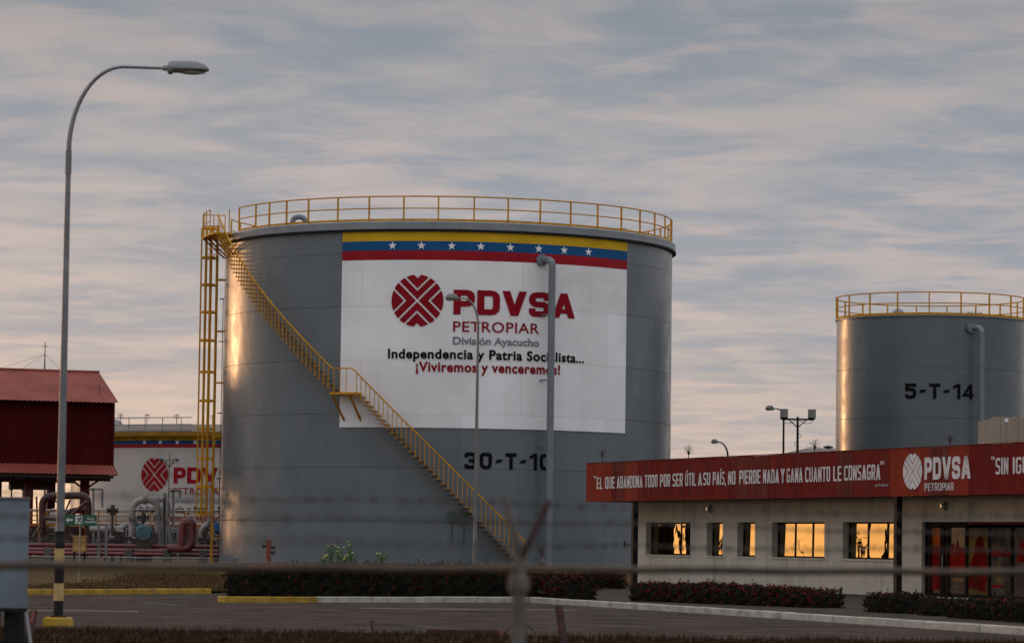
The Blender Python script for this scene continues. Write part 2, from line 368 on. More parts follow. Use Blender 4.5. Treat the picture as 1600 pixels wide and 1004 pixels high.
def group_part(name, parent, loc=None):  # an Empty part that carries sub-parts
    o = bpy.data.objects.new(name, None); COL.objects.link(o); o.parent = parent; o.empty_display_size = .2
    if loc is not None: o.location = Vector(loc) - wpos(parent)
    return o
def inst(src, parent, loc, rz=0.0):      # another piece sharing mesh data; loc in world space
    o = bpy.data.objects.new(src.name.split('.')[0], src.data); COL.objects.link(o); o.parent = parent
    o.location = Vector(loc) - wpos(parent); o.rotation_euler = (0, 0, rz)
    return o
def struct(o): o['kind'] = 'structure'; return o
def fillet(pts, r, n=6):
    pts = [Vector(p) for p in pts]; out = [pts[0]]
    for i in range(1, len(pts) - 1):
        a, b, c = pts[i - 1], pts[i], pts[i + 1]
        d1 = (a - b); d2 = (c - b); k = min(r, d1.length * .48, d2.length * .48)
        p, q = b + d1.normalized() * k, b + d2.normalized() * k
        for j in range(n + 1):
            t = j / n; out.append(p * (1 - t) ** 2 + b * 2 * t * (1 - t) + q * t * t)
    out.append(pts[-1]); return out

# ---- flat print: outlines in 2D, laid on a wall or wrapped round a tank
def stroke(pts, t, closed=False):
    """a thick line as convex quads with mitred corners"""
    P = [Vector(p) for p in pts]; n = len(P); qs = []
    def nrm(a, b): d = (b - a).normalized(); return Vector((-d.y, d.x))
    L_, R_ = [], []
    for i in range(n):
        if closed: a, b, c = P[i - 1], P[i], P[(i + 1) % n]
        else: a, b, c = P[max(i - 1, 0)], P[i], P[min(i + 1, n - 1)]
        n1 = nrm(a, b) if (closed or i > 0) else nrm(b, c)
        n2 = nrm(b, c) if (closed or i < n - 1) else nrm(a, b)
        m = (n1 + n2); m = m / max(m.dot(n1), .25)
        L_.append(b + m * t / 2); R_.append(b - m * t / 2)
    for i in range(n if closed else n - 1):
        j = (i + 1) % n; qs.append([L_[i], R_[i], R_[j], L_[j]])
    return qs
def rnd2(pts, r, n=3):
    return [Vector((p[0], p[1])) for p in fillet([Vector((x, y, 0)) for x, y in pts], r, n)]
def glyph(ch, w, t, H=1.0):
    """block capitals and figures, w wide and H high with strokes t thick, then brought to unit height"""
    h = t / 2; r = t * 1.25; S_ = lambda pts, tt=t, rr=None: stroke(rnd2(pts, r if rr is None else rr), tt)
    x0, x1, y0, y1, m = h, w - h, h, H - h, H * .5
    k = t * 1.12; q = []
    if ch in 'PR':
        q = stroke([(h, 0), (h, H)], t) + S_([(t * .9, y1), (x1, y1), (x1, H * .44), (t * .9, H * .44)], t)
        if ch == 'R': q += [[Vector(p) for p in ((w * .42, H * .44), (w - k, 0), (w, 0), (w * .42 + k, H * .46))]]
    elif ch == 'B': q = stroke([(h, 0), (h, H)], t) + S_([(t * .9, y1), (x1 - t * .1, y1), (x1 - t * .1, m + t * .02), (t * .9, m + t * .02)]) + S_([(t * .9, m), (x1, m), (x1, y0), (t * .9, y0)])
    elif ch == 'D': q = stroke([(h, 0), (h, H)], t) + S_([(t * .9, y1), (x1, y1), (x1, y0), (t * .9, y0)], t, t * 1.9)
    elif ch == 'V': q = [[Vector(p) for p in z] for z in (((0, H), (w / 2 - k / 2, 0), (w / 2 + k * .5, 0), (k, H)), ((w - k, H), (w / 2 - k * .5, 0), (w / 2 + k / 2, 0), (w, H)))]
    elif ch == 'A': q = [[Vector(p) for p in z] for z in (((0, 0), (k, 0), (w / 2 + k * .5, H), (w / 2 - k / 2, H)), ((w - k, 0), (w, 0), (w / 2 + k / 2, H), (w / 2 - k * .5, H)), ((w * .25, .18 * H), (w * .75, .18 * H), (w * .68, .18 * H + t * .8), (w * .32, .18 * H + t * .8)))]
    elif ch == 'N': q = stroke([(h, 0), (h, H)], t) + stroke([(x1, 0), (x1, H)], t) + [[Vector(p) for p in ((0, H), (w - k, 0), (w, 0), (k, H))]]
    elif ch == 'Y': q = stroke([(w / 2, 0), (w / 2, H * .45)], t) + [[Vector(p) for p in z] for z in (((0, H), (w / 2 - h, H * .42), (w / 2 + h, H * .42), (k, H)), ((w - k, H), (w / 2 - h, H * .42), (w / 2 + h, H * .42), (w, H)))]
    elif ch == 'S': q = S_([(x1, H - t * 1.45), (x1, y1), (x0, y1), (x0, m), (x1, m), (x1, y0), (x0, y0), (x0, t * 1.45)])
    elif ch in 'CG':
        q = S_([(x1, H - t * 1.5), (x1, y1), (x0, y1), (x0, y0), (x1, y0), (x1, t * 1.5 if ch == 'C' else m - h)])
        if ch == 'G': q += stroke([(w * .5, m - h * .2), (w, m - h * .2)], t * .8)
    elif ch in 'O0Q':
        q = S_([(w / 2, y1), (x0, y1), (x0, y0), (x1, y0), (x1, y1), (w / 2, y1)])
        if ch == 'Q': q += stroke([(w * .55, H * .24), (w * 1.0, -H * .04)], t * .8)
    elif ch == 'U': q = S_([(x0, H), (x0, y0), (x1, y0), (x1, H)])
    elif ch == 'E': q = stroke([(h, 0), (h, H)], t) + [z for y in (y0, m, y1) for z in stroke([(t * .9, y), (w, y)], t)]
    elif ch == 'L': q = stroke([(h, 0), (h, H)], t) + stroke([(t * .9, y0), (w, y0)], t)
    elif ch == 'I': q = stroke([(w / 2, 0), (w / 2, H)], t)
    elif ch == 'T': q = stroke([(w / 2, 0), (w / 2, H)], t) + stroke([(0, H - h), (w, H - h)], t)
    elif ch == ',': q = [[Vector(p) for p in ((0, 0), (w * .3, -H * .16), (w, H * .02), (w, t), (0, t))]]
    elif ch == '"': q = [[Vector(p) for p in z] for z in (((0, H), (t * .35, H * .78), (t * .75, H * .78), (t * .8, H)), ((t * 1.2, H), (t * 1.5, H * .78), (t * 1.9, H * .78), (t * 2.0, H)))]
    elif ch == '3': q = S_([(x0, H - t * 1.4), (x0, y1), (x1, y1), (x1, m), (w * .35, m)]) + S_([(w * .35, m), (x1, m), (x1, y0), (x0, y0), (x0, t * 1.4)])
    elif ch == '5': q = stroke([(w, y1), (x0, y1), (x0, H * .50)], t) + S_([(t * .8, H * .60), (x1, H * .60), (x1, y0), (x0, y0), (x0, t * 1.35)])
    elif ch == '1': q = stroke([(x1, 0), (x1, H)], t) + [[Vector(p) for p in ((0, .66 * H), (w - t * .6, .80 * H), (w - t * .6, H), (w - t, H), (0, .84 * H))]]
    elif ch == '4': q = stroke([(w - t, 0), (w - t, H)], t) + stroke([(w, .27 * H), (h * .8, .27 * H), (w - t * 1.1, H - h * .6)], t * .8)
    elif ch == '-': q = [[Vector(p) for p in ((0, .40 * H), (w * .72, .40 * H), (w, .60 * H), (w * .28, .60 * H))]]
    return [[Vector((p.x, p.y / H)) for p in z] for z in q]
ACC = {'Ú': 'U', 'Í': 'I'}
def word_polys(s, ws, t, gap, H=1.0):
    """polygons of a line of block lettering; ws: widths, or one width for all"""
    out = []; x = 0
    for i, ch in enumerate(s):
        if isinstance(ws, (tuple, list)): w = ws[i]
        else: w = {'I': t, 'Í': t, ' ': ws * .42, ',': t, '"': t * 2, 'L': ws * .85, 'A': ws * 1.12, 'V': ws * 1.1, 'E': ws * .88}.get(ch, ws)
        for q in glyph(ACC.get(ch, ch), w, t, H): out.append([Vector((p.x + x, p.y)) for p in q])
        if ch in ACC: out.append([Vector((p[0] + x + w / 2, p[1])) for p in ((-.06, 1.06), (.06, 1.06), (.22, 1.22), (.04, 1.22))])
        x += w + gap
    return out, x - gap
def clip_circle(poly, r, n=72):
    for i in range(n):
        a = 2 * pi * i / n; m = Vector((cos(a), sin(a))); out = []
        for k in range(len(poly)):
            p, q = poly[k - 1], poly[k]; dp, dq = p.dot(m) - r, q.dot(m) - r
            if (dp <= 0) != (dq <= 0): out.append(p + (q - p) * (dp / (dp - dq)))
            if dq <= 0: out.append(q)
        poly = out
        if len(poly) < 3: return []
    return poly
def logo_polys(w=.036):
    """disc cut by two diagonals and a chevron in each quarter"""
    res = []
    g = w * 1.414
    for q in range(4):
        rot = Matrix.Rotation(q * pi / 2, 2)
        bands = [(g, .42 - g), (.42 + g, .86)] if q % 2 == 0 else [(g, .47 - g), (.47 + g, 2.0)]
        for (a0, a1) in bands:
            for sx in (-1, 1):
                P_ = [Vector((0, a0)), Vector((sx * 1.5, a0 + 1.5)), Vector((sx * 1.5, a1 + 1.5)), Vector((0, a1))]
                if sx > 0: P_.reverse()
                P_ = [rot @ p for p in P_]
                c = clip_circle(P_, 1.0)
                if len(c) > 2: res.append(c)
    return res
def font_polys(s, offset=0.0, shear=0.0, spacing=1.0, word=1.0):
    cu = bpy.data.curves.new('lettering_source', 'FONT'); cu.body = s; cu.size = 1.0; cu.offset = offset; cu.shear = shear
    cu.space_character = spacing; cu.space_word = word; cu.resolution_u = 4; cu.fill_mode = 'FRONT'
    ob = bpy.data.objects.new('lettering_source', cu); COL.objects.link(ob)
    dg = bpy.context.evaluated_depsgraph_get(); me = ob.evaluated_get(dg).to_mesh()
    vs = [Vector((v.co.x, v.co.y)) for v in me.vertices]; fs = [tuple(p.vertices) for p in me.polygons]
    ob.evaluated_get(dg).to_mesh_clear(); bpy.data.objects.remove(ob); bpy.data.curves.remove(cu)
    return vs, fs
CAP = None
def cap_height():
    global CAP
    if CAP is None:
        vs, _ = font_polys('H'); CAP = max(v.y for v in vs)
    return CAP
def put_polys(polys, x0, x1, z0, z1, fn, name, m, parent, wtot=1.0):
    """unit-height polygons scaled into x0..x1, z0..z1 of a surface fn(a, z)"""
    b = MB()
    for q in polys:
        b.add([fn(x0 + p.x / wtot * (x1 - x0), z0 + p.y * (z1 - z0)) for p in q], [tuple(range(len(q)))])
    return b.build(name, m, parent)
def put_font(s, x0, x1, z0, z1, fn, name, m, parent, offset=0.0, **k):
    vs, fs = font_polys(s, offset, **k); mn = min(v.x for v in vs); mx = max(v.x for v in vs); ch = cap_height()
    b = MB(); b.add([fn(x0 + (v.x - mn) / (mx - mn) * (x1 - x0), z0 + v.y / ch * (z1 - z0)) for v in vs], fs)
    return b.build(name, m, parent)

# ------------------------------------------------------------------ ground, road, kerbs
Z1 = .35                       # level of the tank yard
def sheet(name, pts, m, z=None):
    b = MB(); b.add([(p[0], p[1], p[2] if z is None else z) for p in pts], [tuple(range(len(pts)))]); return struct(b.build(name, m))
def ground_z(y):
    if y < 104: return 0.0
    if y > 132: return Z1
    t = (y - 104) / 28; return Z1 * t * t * (3 - 2 * t)
gb = MB(); ys = [-60, 0, 30, 56, 80, 100, 104, 108, 112, 116, 120, 124, 128, 132, 140, 170, 230, 400, 1000, 9000]; xs = [-9000, -1500, -300, -60, -30, -15, 0, 15, 30, 60, 300, 1500, 9000]
nx = len(xs)
gb.add([(x, y, ground_z(y)) for y in ys for x in xs], [(j * nx + i, j * nx + i + 1, (j + 1) * nx + i + 1, (j + 1) * nx + i) for j in range(len(ys) - 1) for i in range(nx - 1)])
struct(gb.build('ground', M['ground'], smooth=True))
# kerb corner points on the road level
kA, kC, kD, kE = gnd(352, 941), gnd(826, 941), gnd(1000, 952), gnd(1600, 992)
kB = kA.lerp(kC, .29)
dE = (kE - kD).normalized(); kF = kE + dE * 30
yL0, yL1 = gnd(-200, 931), gnd(330, 927)
near = 56.6
sheet('road', [(-60, near - .5, 0), (-6, near, 0), (-1, near + .3, 0), (6, near - .6, 0), (60, near - 2, 0), (60, 99, 0), (-60, 99, 0)], M['asphalt'], .006)
# yard lawn left of the access lane, and the office island
sheet('verge', [(yL0.x - 30, yL0.y - 2, 0), (yL1.x, yL1.y, 0), (yL1.x + .6, 100, 0), (-60, 100, 0)], M['ground'], .10)
noseA = kA + Vector((-.25, .6, 0)); noseB = kA + Vector((-.05, 2.2, 0))
sheet('planting_bed', [noseA, kA, kB, kC, kD, gnd(1010, 915), (14, 103, 0), (-6.6, 103, 0), noseB], M['soil'], .12)
kn = Vector((-(kD - kC).normalized().y, (kD - kC).normalized().x, 0)) * .05
sheet('pavement', [kC.lerp(kD, .42) + kn, kD + kn, kE + kn, kF + kn, (40, 60, 0), (40, 103.5, 0), (4.0, 103.5, 0), gnd(1010, 914), gnd(905, 934)], M['concrete'], .128)
sheet('tank_yard', [(-90, 133, 0), (90, 133, 0), (90, 230, 0), (-90, 230, 0)], M['gravel'], Z1 + .005)

def kerb(name, pts, m_at, w=.16, h=.155, bl=1.75, label=None):
    root = bpy.data.objects.new(name, None); COL.objects.link(root); root.location = pts[0]; root['kind'] = 'structure'
    pts = [Vector(p) for p in pts]
    for i in range(len(pts) - 1):
        a, b = pts[i], pts[i + 1]; ln = (b - a).length; k = max(1, round(ln / bl)); d = (b - a) / k
        for j in range(k):
            p = a + d * j; q = a + d * (j + 1); g = d.normalized() * .008; nrm = Vector((-d.y, d.x, 0)).normalized()
            jit = random.uniform(-.008, .008)
            mb = MB(); e = .018; o1 = nrm * (w + jit); oj = nrm * jit; hh = h + random.uniform(-.006, .006)
            prof = [(oj, 0), (oj, hh - e), (oj + nrm * e, hh), (o1, hh), (o1, 0)]
            vs = [P_ + o + Vector((0, 0, z)) for P_ in (p + g, q - g) for (o, z) in prof]
            mb.add(vs, [(0, 1, 2, 3, 4), (9, 8, 7, 6, 5)] + [(t, t + 5, t + 6, t + 1) for t in range(4)])
            mb.build('kerb_block', m_at(p), root)
    return root
kerb('kerb', [yL0, yL1], lambda p: M['kerb_yellow'])
kerb('kerb', [noseA, kA, kB, kC, kD, kE, kF], lambda p: M['kerb_yellow'] if p.x < kB.x - .4 else M['kerb_white'])
# faded line and sand streaks on the road
def strip(name, p, q, w, m, z=.011):
    d = (q - p).normalized(); n_ = Vector((-d.y, d.x, 0)) * w / 2
    k = 14; b = MB(); vs = []
    for i in range(k + 1):
        c = p + (q - p) * i / k; ww = random.uniform(.7, 1.15)
        vs += [c + n_ * ww, c - n_ * ww]
    b.add([(v.x, v.y, z) for v in vs], [(2 * i, 2 * i + 1, 2 * i + 3, 2 * i + 2) for i in range(k)])
    return struct(b.build(name, m))
strip('road_line', gnd(632, 976), gnd(760, 987), .035, M['line'])
strip('road_line', gnd(225, 941), gnd(292, 946.5), .05, M['line'])
strip('road_line', gnd(905, 950.5), gnd(1120, 955), .05, M['line'])
strip('road_sand', gnd(-60, 952), gnd(215, 955), .55, M['dirt_line'], .010)
strip('road_sand', gnd(560, 950), gnd(900, 953), .45, M['dirt_line'], .010)

# ------------------------------------------------------------------ grass
def blades(name, n, region, h0, h1, m, w=.012, zf=lambda x, y: 0.0, lean=.5, clump=.6):
    b = MB(); cl = []
    while len(cl) < n // 14:
        p = region()
        cl.append((p, random.random()))
    for i in range(n):
        c, t0 = random.choice(cl); x = c[0] + random.gauss(0, clump * .35); y = c[1] + random.gauss(0, clump * .35); z = zf(x, y)
        h = random.uniform(h0, h1) * (.6 + .8 * t0); a = random.uniform(0, 2 * pi); l = random.uniform(.1, lean) * h
        dx, dy = cos(a), sin(a); ww = w * random.uniform(.7, 1.5)
        b.add([(x - dy * ww, y + dx * ww, z), (x + dy * ww, y - dx * ww, z), (x + dx * l, y + dy * l, z + h)], [(0, 1, 2)], min(1, max(0, .5 * t0 + .5 * random.random())))
    o = b.build(name, m, kind='stuff'); return o
tag(blades('dry_grass', 42000, lambda: (random.uniform(-11, 11.5), random.uniform(46, near - .25)), .03, .115, M['grass'], .011), 'dry brown grass along the near edge of the road', 'grass')
tag(blades('lawn_grass', 26000, lambda: (random.uniform(-13.5, yL1.x - .1), yL1.y + .5 + 26 * random.random() ** 1.4), .03, .11, M['grass_far'], .02, lambda x, y: max(ground_z(y), .10 if y < 100 else 0), .6, 1.4), 'dry yellowish lawn behind the yellow kerb', 'grass')
pl, pr, pt = gnd(868, 934), gnd(912, 936), gnd(965, 921)
def tri():
    u, v = random.random(), random.random()
    if u + v > 1: u, v = 1 - u, 1 - v
    p = pl + (gnd(945, 922) - pl) * u + (gnd(880, 921) - pl) * v
    return (p.x, p.y)
tag(blades('lawn_patch', 7000, tri, .03, .09, M['lawn'], .02, lambda x, y: .12, .6, .8), 'small patch of green lawn between the clipped hedges and the path', 'grass')

# ------------------------------------------------------------------ hedges
def hedge(p0, p1, w, h, label, n_leaf=900, n_flower=40, zb=.12, rough_top=.06, group='clipped red-flowered hedges by the kerb'):
    p0 = Vector((p0.x, p0.y, zb)); p1 = Vector((p1.x, p1.y, zb)); L_ = (p1 - p0).length; d = (p1 - p0) / L_; nn = Vector((-d.y, d.x, 0))
    root = thing('hedge', label, 'hedge', p0, group)
    # branchy dark core, lumpy
    core = MB(); k = max(3, int(L_ / .35)); pr = 8; vs = []; fs = []
    sec = [(0.05, 0), (.02, .4), (.08, .82), (.3, .93), (.7, .93), (.92, .82), (.98, .4), (.95, 0)]
    for i in range(k + 1):
        t = i / k; e = .82 if i in (0, k) else 1.0
        for (u, v) in sec:
            j = random.uniform(-.04, .04)
            vs.append(p0 + d * L_ * t + nn * ((u - .5) * e + .5 + j * .6) * w + Vector((0, 0, (v * e) * h * (1 + j * .8))))
    for i in range(k):
        for j in range(pr - 1): fs.append((i * pr + j, (i + 1) * pr + j, (i + 1) * pr + j + 1, i * pr + j + 1))
    fs += [tuple(range(pr)), tuple(range(k * pr, (k + 1) * pr))[::-1]]
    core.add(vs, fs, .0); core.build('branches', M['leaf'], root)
    lf = MB(); fl = MB()
    bumps = [(random.uniform(0, L_), random.uniform(.2, .6), random.uniform(-.04, .035)) for _ in range(int(L_ * 2.2) + 2)]
    def surf():
        s_ = random.uniform(-.03, L_ + .03); r = random.random(); per = h * 2 + w
        bm_ = sum(a * math.exp(-((s_ - c) / ww) ** 2) for c, ww, a in bumps)
        q = r * per
        if q < h * 1.1: u, z, nv = 0.0, q / 1.1, -nn
        elif q < h + w: u, z, nv = random.random(), h + bm_, Vector((0, 0, 1))
        else: u, z, nv = 1.0, random.uniform(0, h), nn
        if random.random() < .09: s_ = random.choice((0, L_)) ; u = random.random(); z = random.uniform(0, h); nv = d * (1 if s_ > 0 else -1)
        p = p0 + d * s_ + nn * u * w + Vector((0, 0, max(z, .02))) + nv * random.uniform(-.09, .06)
        if z > h * .9: p.z += random.uniform(-.03, rough_top)
        return p, nv, z / h
    for i in range(int(n_leaf * L_)):
        p, nv, zz = surf(); a = Vector((random.gauss(0, 1), random.gauss(0, 1), random.gauss(0, 1))) ; a = (a + nv * .8).normalized()
        t = a.cross(Vector((random.gauss(0, 1), random.gauss(0, 1), random.gauss(0, 1)))).normalized(); b_ = a.cross(t)
        l = random.uniform(.035, .07); wd = l * .45
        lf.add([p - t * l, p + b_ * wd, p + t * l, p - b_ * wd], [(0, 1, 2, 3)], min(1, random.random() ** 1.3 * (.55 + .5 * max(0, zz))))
    for i in range(int(n_flower * L_)):
        p, nv, zz = surf()
        if zz < .25 and random.random() < .6: continue
        c = p + nv * .03; r = random.uniform(.02, .045); tn = random.random()
        for k_ in range(5):
            a = Vector((random.gauss(0, 1), random.gauss(0, 1), random.gauss(0, 1))).normalized(); t = a.orthogonal().normalized(); b_ = a.cross(t)
            q = c + a * r * .5
            fl.add([q - t * r * .6, q + b_ * r * .6, q + t * r * .6, q - b_ * r * .6], [(0, 1, 2, 3)], min(1, max(0, tn + random.uniform(-.2, .2))))
    for i in range(int(L_ * 9)):
        s_ = random.uniform(0, L_); u = random.random(); q = p0 + d * s_ + nn * u * w + Vector((0, 0, h * .95)); ax = Vector((random.gauss(0, .25), random.gauss(0, .25), 1)).normalized(); ln_ = random.choice((.06, .08, .10, .16))
        for k_ in range(7):
            c_ = q + ax * ln_ * (k_ + 1) / 6; a = (ax + Vector((random.gauss(0, .8), random.gauss(0, .8), random.gauss(0, .4)))).normalized(); t = a; b_ = a.orthogonal().normalized(); l = random.uniform(.03, .055)
            lf.add([c_, c_ + t * l + b_ * l * .4, c_ + t * l * 2, c_ + t * l - b_ * l * .4], [(0, 1, 2, 3)], random.random())
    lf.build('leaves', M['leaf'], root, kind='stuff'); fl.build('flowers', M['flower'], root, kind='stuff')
    return root
h0 = kA + Vector((.62, .98, 0)); h1 = kC + Vector((-.55, .42, 0))
dC = (kD - kC).normalized(); nC = Vector((-dC.y, dC.x, 0))
hedge(h0, h1, 1.3, .78, 'long low dark hedge behind the yellow and white kerb, in front of the big tank', 1000, 70)
hedge(kC + dC * .3 + nC * .35, kC + dC * 1.75 + nC * .35, .85, .46, 'short square hedge beside the pale fence post, at the bend of the kerb', 1500, 200)
hedge(gnd(826, 924, .12), gnd(905, 921.5, .12), .9, .42, 'hedge in the second row, just behind the short square one', 900,150)
hedge(gnd(907, 920, .12), gnd(978, 919.5, .12), .9, .40, 'farthest hedge, ending at the black column at the corner of the office', 1000, 160)
hedge(gnd(985, 938, .13), gnd(1150, 944.5, .13), 1.0, .40, 'red-flowered hedge below the leftmost three office windows', 1000, 190)
hedge(gnd(1164, 945, .13), gnd(1268, 949, .13), 1.0, .38, 'red-flowered hedge below the window left of the black column', 1000, 230)
hedge(gnd(1352, 955, .13), gnd(1405, 958, .13), .8, .33, 'small dark hedge at the foot of the tall black column', 1100, 50)
hedge(gnd(1436, 960, .13), gnd(1462, 962, .13), .7, .26, 'lowest little hedge in front of the red glass door', 1200, 60)
hedge(gnd(1482, 964, .13), gnd(1640, 975, .13), 1.0, .34, 'dark hedge at the right edge, in front of the poster windows', 1100, 30)

# weeds with yellow flowers at the foot of the tank
def weed(px, d, h, label):
    p = at(px, 860, d); p.z = ground_z(d) + .02
    root = thing('weed', label, 'weed', p, 'wild plants at the foot of the big tank')
    st = MB(); lf = MB(); fl = MB()
    for i in range(9):
        a = random.uniform(0, 2 * pi); hh = h * random.uniform(.55, 1.05); sp = random.uniform(.1, .34) * h
        tip = p + Vector((cos(a) * sp, sin(a) * sp, hh)); mid = p + Vector((cos(a) * sp * .35, sin(a) * sp * .35, hh * .6))
        st.tube([p, mid, tip], [.012, .008, .004], 4)
        for k in range(30):
            t = random.uniform(.25, 1); q = (mid + (tip - mid) * ((t - .5) * 2)) if t > .5 else (p + (mid - p) * t * 2)
            q = q + Vector((random.gauss(0, .07), random.gauss(0, .07), random.gauss(0, .04)))
            a_ = Vector((random.gauss(0, 1), random.gauss(0, 1), random.gauss(0, 1))).normalized(); t_ = a_.orthogonal().normalized(); b_ = a_.cross(t_); l = random.uniform(.018, .045)
            lf.add([q - t_ * l, q + b_ * l * .5, q + t_ * l, q - b_ * l * .5], [(0, 1, 2, 3)], random.random())
        if i % 2 == 0: fl.lathe(tip, [(.005, -.02), (.045, .0), (.05, .02), (.01, .04)], 8)
    st.build('stem', M['weed_mat'] if 'weed_mat' in M else M['weed'], root); lf.build('leaves', M['weed'], root, kind='stuff'); fl.build('flowers', M['weed_flower'], root, kind='stuff')
weed(516, 139, 1.0, 'leftmost leafy weed with yellow flowers by the big tank')
weed(531, 141, .85, 'low weed between the two tallest ones by the big tank')
weed(550, 140, 1.15, 'tallest leafy weed in front of the grey tank wall')
weed(508, 140, .6, 'lowest leafy weed at the left end of the group')
weed(541, 139, .6, 'small weed tucked left of the tallest one')
weed(598, 140, .85, 'thin pale weed standing apart on the right of the others')

# ------------------------------------------------------------------ tanks
def cyl_map(c, R, off):
    return lambda th, z, o=off: Vector((c.x + (R + o) * sin(th), c.y - (R + o) * cos(th), z))
def arc_band(c, R0, R1, z0, z1, th0, th1, n):
    """closed ring segment with thickness"""
    b = MB(); vs = []; full = abs(th1 - th0) >= 2 * pi - 1e-6
    for i in range(n + (0 if full else 1)):
        t = th0 + (th1 - th0) * i / n
        for (r, z) in ((R0, z0), (R1, z0), (R1, z1), (R0, z1)): vs.append((c.x + r * sin(t), c.y - r * cos(t), z))
    m_ = len(vs) // 4; fs = []
    for i in range(m_ if full else m_ - 1):
        j = (i + 1) % m_
        for k in range(4): q = (k + 1) % 4; fs.append((i * 4 + k, j * 4 + k, j * 4 + q, i * 4 + q))
    if not full: fs += [(0, 1, 2, 3), tuple(4 * (m_ - 1) + k for k in (3, 2, 1, 0))]
    return b.add(vs, fs)
def arc_pts(c, r, z, a0, a1, n): return [Vector((c.x + r * sin(a0 + (a1 - a0) * i / n), c.y - r * cos(a0 + (a1 - a0) * i / n), z)) for i in range(n + 1)]
def rails(root, c, r, z, angs, a0, a1, h=1.14, m=None, pw=.065, seg=96, full=False):
    m = m or M['yellow']
    g = group_part('guard_rail', root, (c.x, c.y, z))
    src = None
    for a in angs:
        p = Vector((c.x + r * sin(a), c.y - r * cos(a), z))
        if src is None:
            b = MB(); b.box((0, 0, h / 2), (pw, pw, h)); src = b.build('rail_post', m); src.parent = g; src.location = p - wpos(g); src.rotation_euler = (0, 0, a)
        else: inst(src, g, p, a)
    MB().tube(arc_pts(c, r, z + h, a0, a1, seg), .032, 6).build('top_rail', m, g, True)
    MB().tube(arc_pts(c, r, z + h * .52, a0, a1, seg), .027, 6).build('middle_rail', m, g, True)
    arc_band(c, r - .006, r + .006, z - .02, z + .11, a0, a1, seg).build('kick_plate', m, g)
    return g
def shell(root, c, R, zs, m, n=256):
    for i in range(len(zs) - 1):
        rr = R + (len(zs) - i) * .004
        b = MB(); b.lathe((c.x, c.y, 0), [(rr, zs[i] + .006), (rr, zs[i + 1] - .006)], n); b.f = b.f[:-2]
        o = len(b.f)
        for (ra, za, rb, zb_) in ((rr - .05, zs[i] + .0005, rr, zs[i] + .006), (rr, zs[i + 1] - .006, rr - .05, zs[i + 1] - .0005)):
            b.lathe((c.x, c.y, 0), [(ra, za), (rb, zb_)], n); b.f = b.f[:-2]
        b.build('shell_course', m, root, True)
def banner(root, c, R, th_logo, z_logo, flag, white, stars, text=True):
    """flag band, white field, emblem and the lines of print; flag and white: (th0, th1, z0, z1)"""
    f2 = cyl_map(c, R, .075); A = lambda a: th_logo + a / R
    fn = lambda a, z: f2(A(a), z)
    th0, th1 = white[0], white[1]
    arc_band(c, R - .02, R + .045, white[2], white[3], th0, th1, 90).build('white_field', M['white'] if text == 1 else M['shell_far'], root, True)
    zt, zy, zb, zr = flag
    for nm, a, b_, m in (('yellow_stripe', zy, zt, 'b_yellow'), ('blue_stripe', zb, zy, 'b_blue'), ('red_stripe', zr, zb, 'b_red')):
        arc_band(c, R - .02, R + .048, a, b_, th0, th1, 90).build(nm, M[m], root, True)
    src = None
    for a in stars:
        b = MB(); pts = []
        for i in range(10):
            r = .20 if i % 2 == 0 else .082; t = pi / 2 + i * pi / 5; pts.append((a + r * cos(t), (zy + zb) / 2 + r * sin(t)))
        cpt = (a, (zy + zb) / 2)
        b.add([fn(*cpt)] + [fn(*p) for p in pts], [(0, 1 + i, 1 + (i + 1) % 10) for i in range(10)]); b.build('star', M['star'], root)
    r = 1.19
    b = MB()
    for q in logo_polys(): b.add([fn(p.x * r, z_logo + p.y * r) for p in q], [tuple(range(len(q)))])
    b.build('emblem', M['logo_red'], root)
    P_, wt = word_polys('PDVSA', (1.0, 1.08, 1.20, 1.10, 1.24), .335, .11, 1.45)
    put_polys(P_, 1.65, 7.54, z_logo - .61, z_logo + .52, fn, 'lettering', M['logo_red'], root, wt)
    z = z_logo
    put_font('PETROPIAR', 1.65, 5.68, z - 1.39, z - .93, fn, 'lettering', M['logo_red'], root, .008, spacing=1.06)
    put_font('División Ayacucho', 1.65, 5.68, z - 1.97, z - 1.64, fn, 'lettering', M['print_grey'], root, .022)
    put_font('Independencia y Patria Socialista...', -1.32, 8.09, z - 2.63, z - 2.22, fn, 'lettering', M['print_black'], root, .031, spacing=1.09)
    put_font('¡Viviremos y venceremos!', -.02, 6.78, z - 3.22, z - 2.80, fn, 'lettering', M['logo_red'], root, .031, spacing=1.09)

# ---- the big tank
cT = at(695, 845, 161); cT.z = 0; R = 10.92
T = thing('storage_tank', 'large grey storage tank with a white company banner, a yellow spiral stair and caged ladder', 'storage tank', (cT.x, cT.y, Z1), 'storage tanks')
zs = [Z1, 2.45, 4.90, 7.35, 9.80, 12.25, 14.70, 15.72]
shell(T, cT, R, zs, M['shell'])
MB().lathe((cT.x, cT.y, 0), [(R + .45, Z1 - .1), (R + .45, Z1 + .02), (R + .35, Z1 + .06), (R, Z1 + .06)], 96).build('foundation_ring', M['concrete'], T)
arc_band(cT, R - .1, R + .20, 15.70, 15.76, 0, 2 * pi, 192).build('rim_flange', M['dark'], T)
b = MB(); b.lathe((cT.x, cT.y, 0), [(R + .03, 15.76), (R + .17, 15.80), (R + .17, 16.12), (R + .10, 16.17), (R - .4, 16.18), (4, 16.62), (.1, 16.8)], 192); b.f = b.f[:-2]
b.build('roof', M['ring'], T, True)
deg = radians
posts = [deg(a_) for a_ in [-65.9, -55.9, -49.75, -43.1, -35.8, -27.1, -18.7, -10, -1.6, 7.0, 15.35, 23.6, 32, 40.3, 48.7, 56.7, 64.8] + [73 + 8.25 * i for i in range(24)]]
rails(T, cT, R - .02, 16.17, posts, posts[0], posts[-1], seg=180)
